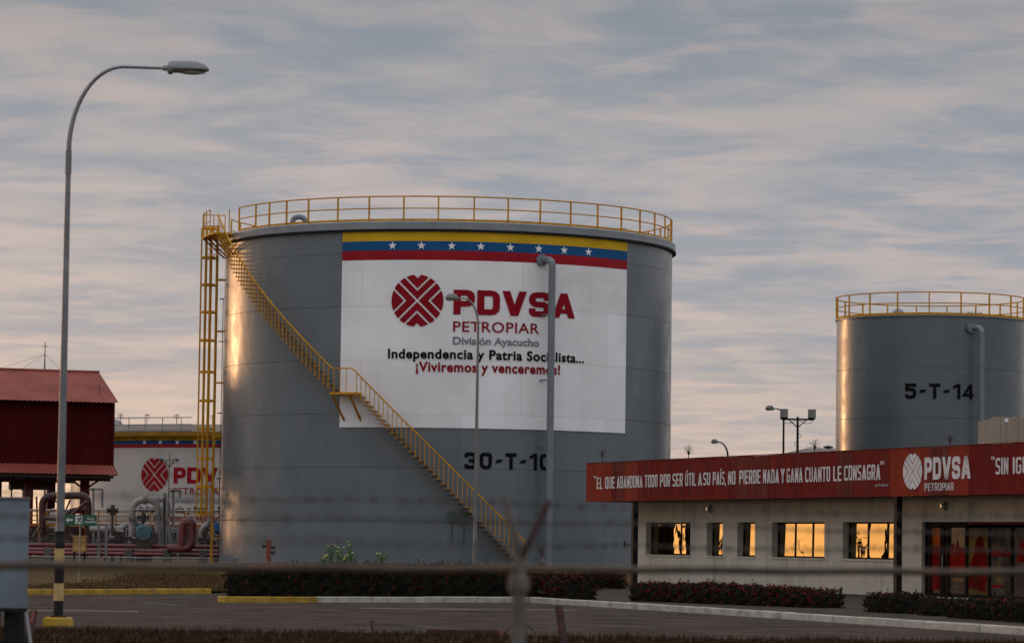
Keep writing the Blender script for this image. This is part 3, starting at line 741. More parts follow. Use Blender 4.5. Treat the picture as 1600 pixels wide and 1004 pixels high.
S_TH = [-12.5, -5.5, 1.75, 8.7, 15.9, 23.1, 30.0, 37.1]
thL = deg(-6.29)
banner(T, cT, R + .03, thL, 12.52, (15.68, 15.25, 14.82, 14.38), (deg(-25.4), deg(50.5), 6.73, 14.379), [(deg(t) - thL) * R for t in S_TH])
fT = cyl_map(cT, R, .05)
P_, wt = word_polys('30-T-10', (.80, .80, .52, .74, .52, .52, .82), .23, .19, 1.05)
put_polys(P_, deg(5.5), deg(27.2), 4.88, 5.64, lambda a, z: fT(a, z), 'tank_number', M['print_black'], T, wt)
# down pipe with its elbow and flange
th = deg(23.8); ur = Vector((sin(th), -cos(th), 0)); pw = cT + ur * R; pz = 14.52
pp = fillet([pw + Vector((0, 0, pz)) - ur * .1, pw + ur * .62 + Vector((.28, 0, pz)), pw + ur * .62 + Vector((.28, 0, Z1))], .36, 8)
MB().tube(pp, .165, 16).build('drain_pipe', M['pipe_grey'], T, True)
MB().cyl(pw + ur * .06 + Vector((0, 0, pz)), pw + ur * .14 + Vector((0, 0, pz)), .27, n=20).cyl(pw + ur * .16 + Vector((0, 0, pz)), pw + ur * .22 + Vector((0, 0, pz)), .27, n=20).build('pipe_flange', M['pipe_grey'], T, True)
for z in (12, 9, 6, 3):
    MB().bar(pw + Vector((0, 0, z)), pw + ur * .62 + Vector((.28, 0, z)), .07).build('pipe_bracket', M['pipe_grey'], T)
# gooseneck vent on the roof
g0 = at(457, 350, 158); g0.z = 16.2
gv = fillet([g0, g0 + Vector((0, 0, .85)), g0 + Vector((.62, 0, .85)), g0 + Vector((.62, 0, .15))], .34, 8)
MB().tube(gv, .13, 12).build('roof_vent', M['pipe_grey'], T, True)
g1 = at(970, 358, 157); g1.z = 16.3
MB().box(g1 + Vector((.1, 0, .18)), (.55, .3, .1)).bar(g1 + Vector((-.25, 0, -.1)), g1 + Vector((-.25, 0, .3)), .04).bar(g1 + Vector((-.25, 0, .3)), g1 + Vector((.3, 0, .3)), .03).build('roof_hatch', M['dark'], T)
for k, pxx in enumerate((706.5, 725.5)):
    q = at(pxx, 803, 150.0); th_ = asin((q.x - cT.x) / (R + .22)); q = cT + Vector((sin(th_), -cos(th_), 0)) * (R + .22); q.z = 2.72 
    b = MB(); b.box(q, (.46, .02, .46), th_); b.build('notice_plate', M['panel_green'], T)
    MB().bar(q - Vector((0, -.05, .3)), q - Vector((0, -.05, 1.2)), .03).build('plate_bracket', M['dark'], T)

# ---- stair round the shell
RI, RO = R + .035, R + .88
K = .1765; K2 = .197              # metres climbed per degree, upper and lower flight
TA, TB, ZL = -25.4, -20.4, 8.32     # the middle landing
def stair_z(d_):                # walking level at angle d_ (degrees)
    if d_ < TA: return ZL + (TA - d_) * K
    if d_ > TB: return ZL - (d_ - TB) * K2
    return ZL
stair = group_part('spiral_stair', T, (cT.x, cT.y, Z1))
def pol(d_, r, z): return Vector((cT.x + r * sin(deg(d_)), cT.y - r * cos(deg(d_)), z))
tr = MB()
w_in, w_out = .235, .27
tr.add([(-w_in / 2, -RI, -.035), (w_in / 2, -RI, -.035), (w_out / 2, -RO, -.035), (-w_out / 2, -RO, -.035), (-w_in / 2, -RI, 0), (w_in / 2, -RI, 0), (w_out / 2, -RO, 0), (-w_out / 2, -RO, 0)],
       [(0, 1, 2, 3), (7, 6, 5, 4), (0, 4, 5, 1), (1, 5, 6, 2), (2, 6, 7, 3), (3, 7, 4, 0)])
src = tr.build('tread', M['yellow_rust'])
src.parent = stair; first = True
RISE = .207
angs = []
a = -68.6
while a < TA - .2: angs.append(a); a += RISE / K
a = TB + RISE / K2
while stair_z(a) > Z1 + .1: angs.append(a); a += RISE / K2
bal = MB(); bal.box((0, 0, .53), (.030, .030, 1.06)); bsrc = None
for i, a in enumerate(angs):
    z = stair_z(a)
    if first: src.location = Vector((cT.x, cT.y, z)) - wpos(stair); src.rotation_euler = (0, 0, deg(a)); first = False
    else: inst(src, stair, (cT.x, cT.y, z), deg(a))
for i, a in enumerate([x for x in angs] + [-24.9, -23.4, -21.9]):
    z = stair_z(a); p = pol(a, RO - .02, z)
    if bsrc is None: bsrc = bal.build('baluster', M['yellow']); bsrc.parent = stair; bsrc.location = p - wpos(stair)
    else: inst(bsrc, stair, p, deg(a))
hr = [pol(d_, RO - .02, stair_z(d_) + 1.07) for d_ in [-68.6 + .8 * i for i in range(130) if -68.6 + .8 * i < 19.5]]
MB().tube(hr, .036, 6).build('handrail', M['yellow'], stair, True)
# middle landing
arc_band(cT, RI, RO + .02, 8.20, 8.30, deg(-25.9), deg(-19.6), 10).build('landing', M['yellow'], stair)
for d_ in (-25.3, -21.0):
    MB().bar(pol(d_, RO, 8.2), pol(d_ + 1.2, R + .03, 7.0), .08, .08).build('landing_brace', M['yellow_rust'], stair)
# top platform
arc_band(cT, R - .1, R + 1.15, 16.02, 16.12, deg(-83), deg(-67.5), 12).build('platform', M['yellow'], stair)
pb = group_part('platform_rail', T, pol(-75, R + .6, 16.1))
for d_, r in ((-82.8, R + 1.12), (-79, R + 1.12), (-75, R + 1.12), (-71, R + 1.12), (-82.8, R + .6), (-82.8, R + .05), (-67.8, R + .35)):
    MB().bar(pol(d_, r, 16.1), pol(d_, r, 17.25), .045).build('rail_post', M['yellow'], pb)
for dz in (.6, 1.13):
    MB().tube([pol(-82.8, R + .05, 16.1 + dz), pol(-82.8, R + 1.12, 16.1 + dz)] + [pol(-82.8 + 1.5 * i, R + 1.12, 16.1 + dz) for i in range(1, 9)], .024, 6).build('platform_handrail', M['yellow'], pb, True)
for d_ in (-81, -76, -71.5, -68.5):
    MB().bar(pol(d_, R + 1.1, 16.03), pol(d_, R + .05, 15.1), .075).build('platform_brace', M['yellow_rust'], pb)
# rafters visible under the platform
for d_, z in ((-72, 15.55), (-69.5, 15.2)):
    MB().tube([pol(d_ - 8, R + .9, z), pol(d_ + 3, R + .9, z - .15)], .03, 6).build('cross_tie', M['yellow_rust'], pb)

# ---- caged ladder
lad = group_part('caged_ladder', T, pol(-93, R + .5, 1))
u = Vector((-1, 0, 0)); v = Vector((0, 1, 0)); l0 = cT + Vector((-(R + .33), -1.2, 0))
LT, LB = 16.75, 2.0
for s_ in (-.24, .24):
    MB().bar(l0 + v * s_ + Vector((0, 0, Z1)), l0 + v * s_ + Vector((0, 0, LT)), .085, .05).build('ladder_rail', M['yellow'], lad)
rs_ = None
for i in range(int((LT - Z1 - .3) / .30)):
    p = l0 + Vector((0, 0, Z1 + .3 + .3 * i))
    if rs_ is None: rs_ = MB().bar((0, -.22, 0), (0, .22, 0), .026).build('rung', M['yellow']); rs_.parent = lad; rs_.location = p - wpos(lad)
    else: inst(rs_, lad, p)
def cage_pt(t, z): return l0 + u * (.07 + .70 * sin(t)) + v * (.36 * -cos(t)) + Vector((0, 0, z))
hoopz = [16.60, 15.17, 13.85, 12.52, 11.15, 9.62, 8.22, 6.85, 5.42, 4.05, 2.72]
for z in hoopz:
    b = MB(); n_ = 16; vs = []
    for i in range(n_ + 1):
        t = pi * i / n_; q = cage_pt(t, z); o_ = (q - (l0 + u * .07 + Vector((0, 0, z)))).normalized() * .012
        vs += [q + o_ - Vector((0, 0, .055)), q + o_ + Vector((0, 0, .055)), q - o_ + Vector((0, 0, .055)), q - o_ - Vector((0, 0, .055))]
    b.add(vs, [(i * 4 + k, (i + 1) * 4 + k, (i + 1) * 4 + (k + 1) % 4, i * 4 + (k + 1) % 4) for i in range(n_) for k in range(4)])
    b.build('cage_hoop', M['yellow'], lad)
for t in (.34, .73, pi * .5, pi - .73, pi - .34):
    MB().bar(cage_pt(t, hoopz[-1] - .1), cage_pt(t, hoopz[0] + .02), .07, .07).build('cage_bar', M['yellow'], lad)
for z in (14.1, 11.6, 9.1, 6.5, 4.0, 1.6):
    for s_ in (-.24, .24):
        MB().bar(l0 + v * s_ + Vector((0, 0, z)), l0 + v * s_ + Vector((.45 + (.07 if s_ < 0 else .05), 0, z)), .06).build('ladder_bracket', M['yellow'], lad)
# thin cable run beside the ladder
cl = cT + Vector((-(R + .14), .4, 0))
MB().tube([cl + Vector((0, 0, Z1)), cl + Vector((0, 0, 13.3))], .02, 6).build('cable_pipe', M['dark'], T)
for z in (13.3, 11.2, 7.7, 6.1, 4.5, 2.9):
    MB().bar(cl + Vector((-.18, 0, z)), cl + Vector((.2, 0, z)), .05, .05).build('cable_clamp', M['dark'], T)

# ---- the smaller tank on the right
cS = at(1452, 850, 172.9); cS.z = 0; RS = 4.9
S = thing('storage_tank', 'smaller plain grey storage tank behind the office at the right', 'storage tank', (cS.x, cS.y, Z1), 'storage tanks')
shell(S, cS, RS, [Z1, 3.1, 5.65, 8.20, 10.75, 13.40], M['shell_small'], 192)
b = MB(); b.lathe((cS.x, cS.y, 0), [(RS + .03, 13.39), (RS + .08, 13.41), (RS + .08, 13.46), (RS - .2, 13.48), (2, 13.8), (.1, 13.95)], 128); b.f = b.f[:-2]
b.build('roof', M['ring'], S, True)
rails(S, cS, RS + .06, 13.47, [deg(-8 + 18.947 * i) for i in range(19)], deg(-8), deg(352), h=1.15, seg=120)
fS = cyl_map(cS, RS, .05)
P_, wt = word_polys('5-T-14', (.80, .56, .80, .56, .54, .84), .23, .18, 1.05)
put_polys(P_, deg(-22.05), deg(19.3), 9.17, 9.95, lambda a_, z: fS(a_, z), 'tank_number', M['print_black'], S, wt)
th = deg(17.0); ur = Vector((sin(th), -cos(th), 0)); pw = cS + ur * RS; pz = 12.83
pp = fillet([pw + Vector((0, 0, pz)) - ur * .1, pw + ur * .55 + Vector((.36, 0, pz)), pw + ur * .55 + Vector((.36, 0, Z1))], .34, 8)
MB().tube(pp, .145, 16).build('drain_pipe', M['pipe_grey'], S, True)
MB().cyl(pw + ur * .05 + Vector((0, 0, pz)), pw + ur * .12 + Vector((0, 0, pz)), .25, n=20).cyl(pw + ur * .14 + Vector((0, 0, pz)), pw + ur * .2 + Vector((0, 0, pz)), .25, n=20).build('pipe_flange', M['pipe_grey'], S, True)
q = at(1403.5, 492, 171); q.z = 13.47
MB().lathe(q, [(.30, 0), (.32, .2), (.30, .34), (.2, .46), (.05, .52)], 16).build('roof_vent', M['ring'], S, True)
q = at(1523, 492, 171); q.z = 13.47
b = MB(); b.lathe(q, [(.34, 0), (.36, .25), (.34, .27)], 16)
for i in range(12): b.bar(q + Vector((.36 * cos(i * pi / 6), .36 * sin(i * pi / 6), .2)), q + Vector((.36 * cos(i * pi / 6), .36 * sin(i * pi / 6), .36)), .03)
b.build('roof_hatch', M['dark'], S)

# ---- the third tank far behind on the left
cW = at(448, 841, 247); cW.z = 0; RW = 16.1
Wt = thing('storage_tank', 'white storage tank with a banner, half hidden behind the caged ladder and red shed', 'storage tank', (cW.x, cW.y, Z1), 'storage tanks')
shell(Wt, cW, RW, [Z1, 2.8, 5.2, 7.6, 9.55], M['shell_far'], 256)
b = MB(); b.lathe((cW.x, cW.y, 0), [(RW - .1, 9.3), (RW - .3, 9.32), (.1, 9.4)], 128); b.f = b.f[:-2]; b.build('roof', M['ring'], Wt)
arc_band(cW, RW, RW + .75, 8.86, 8.93, 0, 2 * pi, 160).build('wind_girder', M['girder'], Wt)
arc_band(cW, RW + .70, RW + .78, 8.70, 9.02, 0, 2 * pi, 160).build('girder_edge', M['girder'], Wt)
rails(Wt, cW, RW + .72, 9.0, [deg(-80 + 5.2 * i) for i in range(12)], deg(-82), deg(-20), h=1.0, m=M['pipe_grey'], pw=.04, seg=40)
thW = deg(-31.8)
banner(Wt, cW, RW, thW, 6.0, (8.84, 8.42, 8.16, 7.90), (deg(-67), deg(9), .9, 7.899), [(i * 1.42 - .95) for i in range(0, 9)], text=2)
for d_ in range(-80, -20, 6):
    MB().bar(Vector((cW.x + (RW + .7) * sin(deg(d_)), cW.y - (RW + .7) * cos(deg(d_)), 8.86)), Vector((cW.x + RW * sin(deg(d_)), cW.y - RW * cos(deg(d_)), 8.35)), .07).build('girder_bracket', M['yellow_rust'], Wt)
for pxx in (188, 229.5, 276, 332):
    p = at(pxx, 664, 240); p.z = 9.5
    b = MB(); b.bar(p, p + Vector((0, 0, 1.05)), .045); b.bar(p + Vector((-.15, 0, .95)), p + Vector((.15, 0, .95)), .04); b.bar(p + Vector((-.13, 0, .75)), p + Vector((.13, 0, .75)), .03)
    b.bar(p + Vector((-.15, 0, .75)), p + Vector((-.15, 0, 1)), .03).bar(p + Vector((.15, 0, .75)), p + Vector((.15, 0, 1)), .03)
    b.build('lightning_mast', M['dark'], Wt)
p = at(182, 664, 241); p.z = 9.5
b = MB(); b.add([(p.x - .4, p.y, p.z), (p.x + .45, p.y, p.z), (p.x + .45, p.y, p.z + .3), (p.x + .1, p.y, p.z + .62), (p.x - .4, p.y, p.z + .62)] + [(x_, p.y + .8, z_) for x_, z_ in ((p.x - .4, p.z), (p.x + .45, p.z), (p.x + .45, p.z + .3), (p.x + .1, p.z + .62), (p.x - .4, p.z + .62))],
    [(0, 1, 2, 3, 4), (9, 8, 7, 6, 5)] + [(i, i + 5, (i + 1) % 5 + 5, (i + 1) % 5) for i in range(5)])
b.build('gauge_house', M['pale_roof'], Wt)

# ------------------------------------------------------------------ office building
AL = radians(20.27)
UA = Vector((-sin(AL), cos(AL), 0))      # along the front, away from the camera
UR = -UA                                 # along the front, towards the right of the picture
NF = Vector((-cos(AL), -sin(AL), 0))     # out of the front
W0 = Vector((12.37, 98.0, 0))
F0 = W0 + NF * 1.3
def on_plane(px, py, P0):
    r = ray(px, py); o = Vector((0, 0, EYE)); t = (P0 - o).dot(NF) / r.dot(NF); p = o + r * t
    return (p - P0).dot(UR), p.z
sx = lambda px, P0=W0: on_plane(px, 850, P0)[0]
def wp(s_, z, off=0.0, P0=W0): return P0 + UR * s_ + NF * off + Vector((0, 0, z))
s_left = sx(993); s_right = sx(1600) + 11
FB, FT = 3.09, 4.48
OFF = thing('office_building', 'low cream office with a long red fascia of white slogans and bronze windows', 'building', wp(s_left, 0))
def wbox(s0, s1, z0, z1, o0, o1, P0=W0, b=None):
    b = b or MB()
    vs = [wp(s_, z, o, P0) for z in (z0, z1) for (s_, o) in ((s0, o1), (s1, o1), (s1, o0), (s0, o0))]
    return b.add(vs, [(0, 3, 2, 1), (4, 5, 6, 7), (0, 1, 5, 4), (1, 2, 6, 5), (2, 3, 7, 6), (3, 0, 4, 7)])
WT = .32
wz = (1.22, 2.36)
wins = [(sx(1009), sx(1078.5)), (sx(1104), sx(1129)), (sx(1152), sx(1179.5)), (sx(1206), sx(1288)), (sx(1316.5), sx(1407.5))]
ds0, ds1 = sx(1440.5), s_right - .8
dz0, dz1 = .16, 2.36
b = MB()
cur = s_left
for (a, c) in wins + [(ds0, ds1)]:
    wbox(cur, a, 0, 3.25, -WT, 0, b=b); cur = c
wbox(cur, s_right, 0, 3.25, -WT, 0, b=b)
for (a, c) in wins:
    wbox(a, c, 0, wz[0], -WT, 0, b=b); wbox(a, c, wz[1], 3.25, -WT, 0, b=b)
wbox(ds0, ds1, 0, dz0, -WT, 0, b=b); wbox(ds0, ds1, dz1, 3.25, -WT, 0, b=b)
b.build('wall', M['plaster'], OFF)
b = MB(); wbox(s_left, s_left + .3, 0, 3.25, -9, -WT - .002, b=b); wbox(s_left, s_right, 0, 3.25, -9.3, -9.002, b=b); wbox(s_right - .3, s_right, 0, 3.25, -9, -WT - .002, b=b)
b.build('wall', M['plaster'], OFF)
sf_l = sx(914.5, F0); sf_r = s_right + 1.3
wbox(sf_l + .03, sf_r, 3.252, 3.40, -10.6, -.06, F0).build('roof', M['roofing'], OFF)
wbox(sf_l + .03, sf_r, 3.10, 3.245, -1.24, -.06, F0).build('soffit', M['shed_dark'], OFF)
# fascia of separate sheets on the front and the left return
rnd = random.Random(3)
pan = 1.22; s_ = sf_l; k = 0
kinds = ['b', 'b', 'c', 'b', 'a', 'a', 'a', 'a', 'a', 'a', 'a', 'c', 'c', 'a', 'a', 'a', 'a', 'c', 'a', 'a']
while s_ < sf_r - .01:
    e = min(s_ + pan, sf_r); o = rnd.uniform(-.006, .006)
    key = {'a': 'fascia', 'b': 'fascia_b', 'c': 'fascia_c'}[kinds[k % len(kinds)]]
    wbox(s_ + .002, e - .002, FB + rnd.uniform(-.006, .006), FT + rnd.uniform(-.006, .006), -.03, o, F0).build('fascia_panel', M[key], OFF)
    s_ = e; k += 1
ub = W0 * 0
for i in range(8):
    a = F0 + UR * sf_l - NF * (.02 + i * 1.3)
    bb = MB(); c_ = a - NF * .65 + Vector((0, 0, (FB + FT) / 2)); bb.box(c_, (1.296, .03, FT - FB), atan2(NF.y, NF.x)); bb.build('fascia_panel', M['fascia_b'], OFF)
wbox(sf_l - .01, sf_r, FT + .008, FT + .03, -.10, .02, F0).build('fascia_cap', M['fascia_c'], OFF)
# lettering on the fascia
ff = lambda a, z: wp(a, z, .016, F0)
def ftext(s, x0, x1, z0, z1, off=.05, **k): return put_font(s, sx(x0, F0), sx(x1, F0), z0, z1, ff, 'lettering', M['sign_white'], OFF, off, **k)
def fblock(s, xa, xb, z0, z1, w=.42, t=.132, gap=.085):
    P_, wt = word_polys(s, w, t, gap); return put_polys(P_, sx(xa, F0), sx(xb, F0), z0, z1, ff, 'lettering', M['sign_white'], OFF, wt)
for wd_, xa, xb, z0, z1 in (('"', 927, 931.5, 3.58, 4.02), ('EL', 932, 941, 3.545, 3.96), ('QUE', 945, 960, 3.55, 3.97), ('ABANDONA', 963.5, 1003.5, 3.55, 3.98), ('TODO', 1007, 1027, 3.555, 3.99), ('POR', 1031, 1047, 3.56, 3.99),
        ('SER', 1050.5, 1066.5, 3.56, 4.0), ('ÚTIL', 1070.5, 1087, 3.565, 4.0), ('A', 1090.5, 1096.5, 3.565, 4.0), ('SU', 1098.5, 1109.5, 3.57, 4.0), ('PAÍS,', 1113.5, 1134, 3.57, 4.01), ('NO', 1137.5, 1149, 3.57, 4.01),
        ('PIERDE', 1155, 1188, 3.58, 4.02), ('NADA', 1192, 1217, 3.58, 4.02), ('Y', 1219.5, 1226, 3.58, 4.03), ('GANA', 1229, 1254, 3.58, 4.03), ('CUANTO', 1258, 1297, 3.58, 4.04), ('LE', 1302, 1314.5, 3.585, 4.04),
        ('CONSAGRA', 1319, 1375.5, 3.59, 4.05), ('"', 1375, 1381, 3.66, 4.14), ('"', 1549, 1554.5, 3.70, 4.14), ('SIN', 1556, 1576, 3.64, 4.10), ('IGU', 1583, 1607, 3.64, 4.10)):
    fblock(wd_, xa, xb, z0, z1)
P_, wt = word_polys('PDVSA', (.80, .86, .94, .86, .96), .27, .09, 1.15)
put_polys(P_, sx(1444.6, F0), sx(1517, F0), 3.55, 4.19, ff, 'lettering', M['sign_white'], OFF, wt)
fblock('PETROPIAR', 1445, 1490.5, 3.23, 3.45, .46, .125, .10)
lc = sx(1426, F0); lr = (sx(1441, F0) - sx(1411, F0)) / 2
b = MB()
for q in logo_polys(.020): b.add([ff(lc + p.x * lr, 3.80 + p.y * .53) for p in q], [tuple(range(len(q)))])
b.build('emblem', M['sign_white'], OFF)
# the small illegible signature under the slogan
sg0 = sx(1367, F0); b = MB()
pts = [ff(sg0 + i * .035, 3.42 + .035 * sin(i * 2.3) + .02 * sin(i * 5.1)) for i in range(26)]
b.tube(pts, .008, 4).build('signature', M['sign_white'], OFF)

# windows: frame with panes, set back in the wall and leaning a touch
def window(a, c, n, opening=None):
    g = group_part('window', OFF, wp(a, wz[0], -.22))
    z0, z1 = wz; fr = MB(); t = .05; o = -.24
    tilt = radians(.85)
    def q(s__, z, d): return wp(s__, z, o + d - (z - z0) * math.tan(tilt))
    def mem(sa, sb_, za, zb_, d0=-.03, d1=.035):
        vs = [q(x, z, d) for z in (za, zb_) for (x, d) in ((sa, d1), (sb_, d1), (sb_, d0), (sa, d0))]
        fr.add(vs, [(0, 3, 2, 1), (4, 5, 6, 7), (0, 1, 5, 4), (1, 2, 6, 5), (2, 3, 7, 6), (3, 0, 4, 7)])
    a += .002; c -= .002
    mem(a, a + t, z0, z1); mem(c - t, c, z0, z1); mem(a + t, c - t, z0, z0 + t); mem(a + t, c - t, z1 - t, z1)
    for i in range(1, n):
        x = a + (c - a) * i / n; mem(x - t / 2, x + t / 2, z0 + t, z1 - t)
    fr.build('window_frame', M['frame_dark'], g)
    for i in range(n):
        dx_ = rnd.uniform(-.004, .004); dy_ = rnd.uniform(-.004, .004)
        xa = a + (c - a) * i / n + t / 2; xb = a + (c - a) * (i + 1) / n - t / 2
        if i == 0: xa += t / 2
        if i == n - 1: xb -= t / 2
        b = MB(); b.add([q(x, z, d + (dx_ if x == xb else 0) + (dy_ if z > z0 + .5 else 0)) for z in (z0 + t, z1 - t) for (x, d) in ((xa, .008), (xb, .008), (xb, -.004), (xa, -.004))],
            [(0, 3, 2, 1), (4, 5, 6, 7), (0, 1, 5, 4), (1, 2, 6, 5), (2, 3, 7, 6), (3, 0, 4, 7)])
        b.build('pane', M['mirror'], g)
for (a, c), n in zip(wins, (3, 1, 1, 3, 3)):
    window(a, c, n)
    wbox(a - .03, c + .03, wz[0] - .06, wz[0] - .004, -.18, .035).build('sill', M['plaster'], OFF)
# glazed entrance and poster windows
dr = group_part('glass_door', OFF, wp(ds0, dz0, -.2))
sfront = group_part('shop_window', OFF, wp(sx(1505), dz0, -.2))
def pane_box(s0, s1, z0, z1, o0, o1, name, m, par): wbox(s0, s1, z0, z1, o0, o1).build(name, m, par)
muls = [1440.8, 1447, 1465.5, 1468.5, 1475, 1504.5, 1539.5, 1575, 1606, 1640]
ms = [sx(x) for x in muls]
for i, x in enumerate(ms):
    par = dr if i < 6 else sfront
    w = .05 if i not in (1, 5) else .07
    pane_box(x - w, x + w, dz0, dz1, -.20, -.10, 'mullion', M['frame_dark'], par)
pane_box(ds0 + .06, ms[5] - .08, dz1 - .16, dz1 - .002, -.21, -.11, 'door_head', M['frame_dark'], dr)
pane_box(ms[5] + .08, ms[-1], dz1 - .07, dz1 - .002, -.205, -.105, 'window_head', M['fascia'], sfront)
pane_box(ds0 + .06, ms[-1], dz0 + .001, dz0 + .09, -.22, -.12, 'threshold', M['frame_dark'], dr)
zlo, zhi = dz0 + .10, dz1 - .17
for i in range(len(ms) - 1):
    par = dr if i < 5 else sfront
    pane_box(ms[i] + .052, ms[i + 1] - .052, dz0 + .10, dz1 - .17, -.165, -.155, 'pane', M['door_glass'], par)
def poster(i, m, polys, par, off=-.150):
    a, c = ms[i] + .07, ms[i + 1] - .07
    for P_ in polys: MB().add([wp(a + x * (c - a), zlo + y * (zhi - zlo), off) for x, y in P_], [tuple(range(len(P_)))]).build('poster', M[m], par)
def ell(cx, cy, rx, ry, n=20): return [(cx + rx * cos(2 * pi * i / n), cy + ry * sin(2 * pi * i / n)) for i in range(n)]
sq = lambda a, b_, c, d_: [(a, b_), (c, b_), (c, d_), (a, d_)]
poster(1, 'poster_red', [sq(0, .05, 1, .72)], dr); poster(1, 'poster_orange', [sq(0, .725, 1, 1)], dr)
poster(3, 'poster_red', [sq(0, .05, 1, .70)], dr)
poster(4, 'poster_red', [sq(0, .32, 1, .70), [(0, .7), (.3, .7), (.22, .78)], [(.35, .7), (.6, .7), (.45, .83)]], dr); poster(4, 'poster_pale', [sq(0, .04, 1, .10), sq(0, .13, 1, .19), sq(.1, .25, .9, .31)], dr)
poster(5, 'poster_yellow', [sq(0, .0, 1, 1)], sfront)
poster(5, 'poster_red', [[(0, .1), (.86, .04), (1, .5), (.82, .70), (.72, .84), (.55, .90), (.38, .82), (.26, .62), (.1, .45)]], sfront, -.144)
poster(6, 'poster_pale', [sq(0, 0, 1, 1)], sfront)
poster(6, 'poster_red', [sq(0, .58, 1, .68), sq(.05, .12, .6, .16)], sfront, -.144)
poster(6, 'poster_yellow', [sq(.02, .70, .5, .715), sq(.02, .74, .4, .755), sq(.3, .2, .5, .5)], sfront, -.144)
poster(7, 'poster_pale', [sq(0, 0, 1, 1)], sfront)
poster(7, 'poster_red', [[(.18, .5), (1, .5), (1, .82), (.85, .84), (.62, .84), (.35, .76), (.22, .62)], sq(.6, .0, 1, .46)], sfront, -.144)
poster(8, 'poster_red', [sq(0, 0, 1, 1)], sfront)
b = MB(); b.bar(wp((ms[2] + ms[3]) / 2 + .1, 1.0, -.06), wp((ms[2] + ms[3]) / 2 + .1, 1.4, -.06), .03); b.build('handle', M['galv'], dr)
# columns under the fascia
for px_, nm in ((991.5, 0), (1402.8, 1)):
    s_ = sx(px_, F0 - NF * .25) ; P0 = F0 - NF * .25
    wbox(s_ - .10, s_ + .10, .128, 3.098, -.09, .09, P0).build('column', M['dark'], OFF)
s_ = sx(985, F0 - NF * .25); b = MB(); b.bar(wp(s_ + .1, 1.55, 0, F0 - NF * .25), wp(s_ - .35, 1.55, .1, F0 - NF * .25), .05).bar(wp(s_ - .3, 1.45, .1, F0 - NF * .25), wp(s_ - .3, 1.68, .1, F0 - NF * .25), .06)
b.build('tap', M['dark'], OFF)
# bulkhead lamps on the wall
for px_, py_ in ((1110, 794.5), (1477, 790)):
    s_, z = on_plane(px_, py_, W0); b = MB()
    c0 = wp(s_, z, 0.003); c1 = wp(s_, z, .10); b.cyl(c0, c1, .14, .12, 16); b.build('wall_lamp', M['lamp_head'], OFF, True)
    MB().cyl(wp(s_, z, .102), wp(s_, z, .15), .10, .06, 16).build('wall_lamp_lens', M['lamp_glass'], OFF, True)

# spiky lightning rods on and behind the office roof
def spiky(px, py, d, rpx, zb, label):
    c = at(px, py, d); base_ = Vector((c.x, c.y, zb)); r = px2m(rpx, d)
    root = thing('lightning_rod', label, 'lightning rod', base_, 'spiky lightning rods on the office roof')
    MB().cyl(base_, c, .022, .016, 6).build('rod_pole', M['wire'], root)
    MB().lathe(c, [(.02, -.07), (.045, -.04), (.045, .03), (.02, .06)], 8).build('hub', M['wire'], root)
    b = MB(); rr = random.Random(int(px))
    for i in range(26):
        el = radians(rr.uniform(-12, 88)); az = 2 * pi * i * .382; dv = Vector((cos(el) * cos(az), cos(el) * sin(az), sin(el)))
        b.bar(c, c + dv * r * rr.uniform(.8, 1.05), .007)
    b.build('spikes', M['wire'], root, kind='stuff')
spiky(941, 711, 123, 10, 3.42, 'leftmost spiky rod, faint in front of the big grey tank')
spiky(1076, 707, 117, 13, 3.4, 'spiky rod standing against the sky right of the big tank')
spiky(1273, 698, 108, 14, 3.4, 'spiky rod against the sky beside the small tank')
spiky(1484.5, 687, 99, 9, 3.4, 'spiky rod in front of the small tank, above the emblem on the fascia')

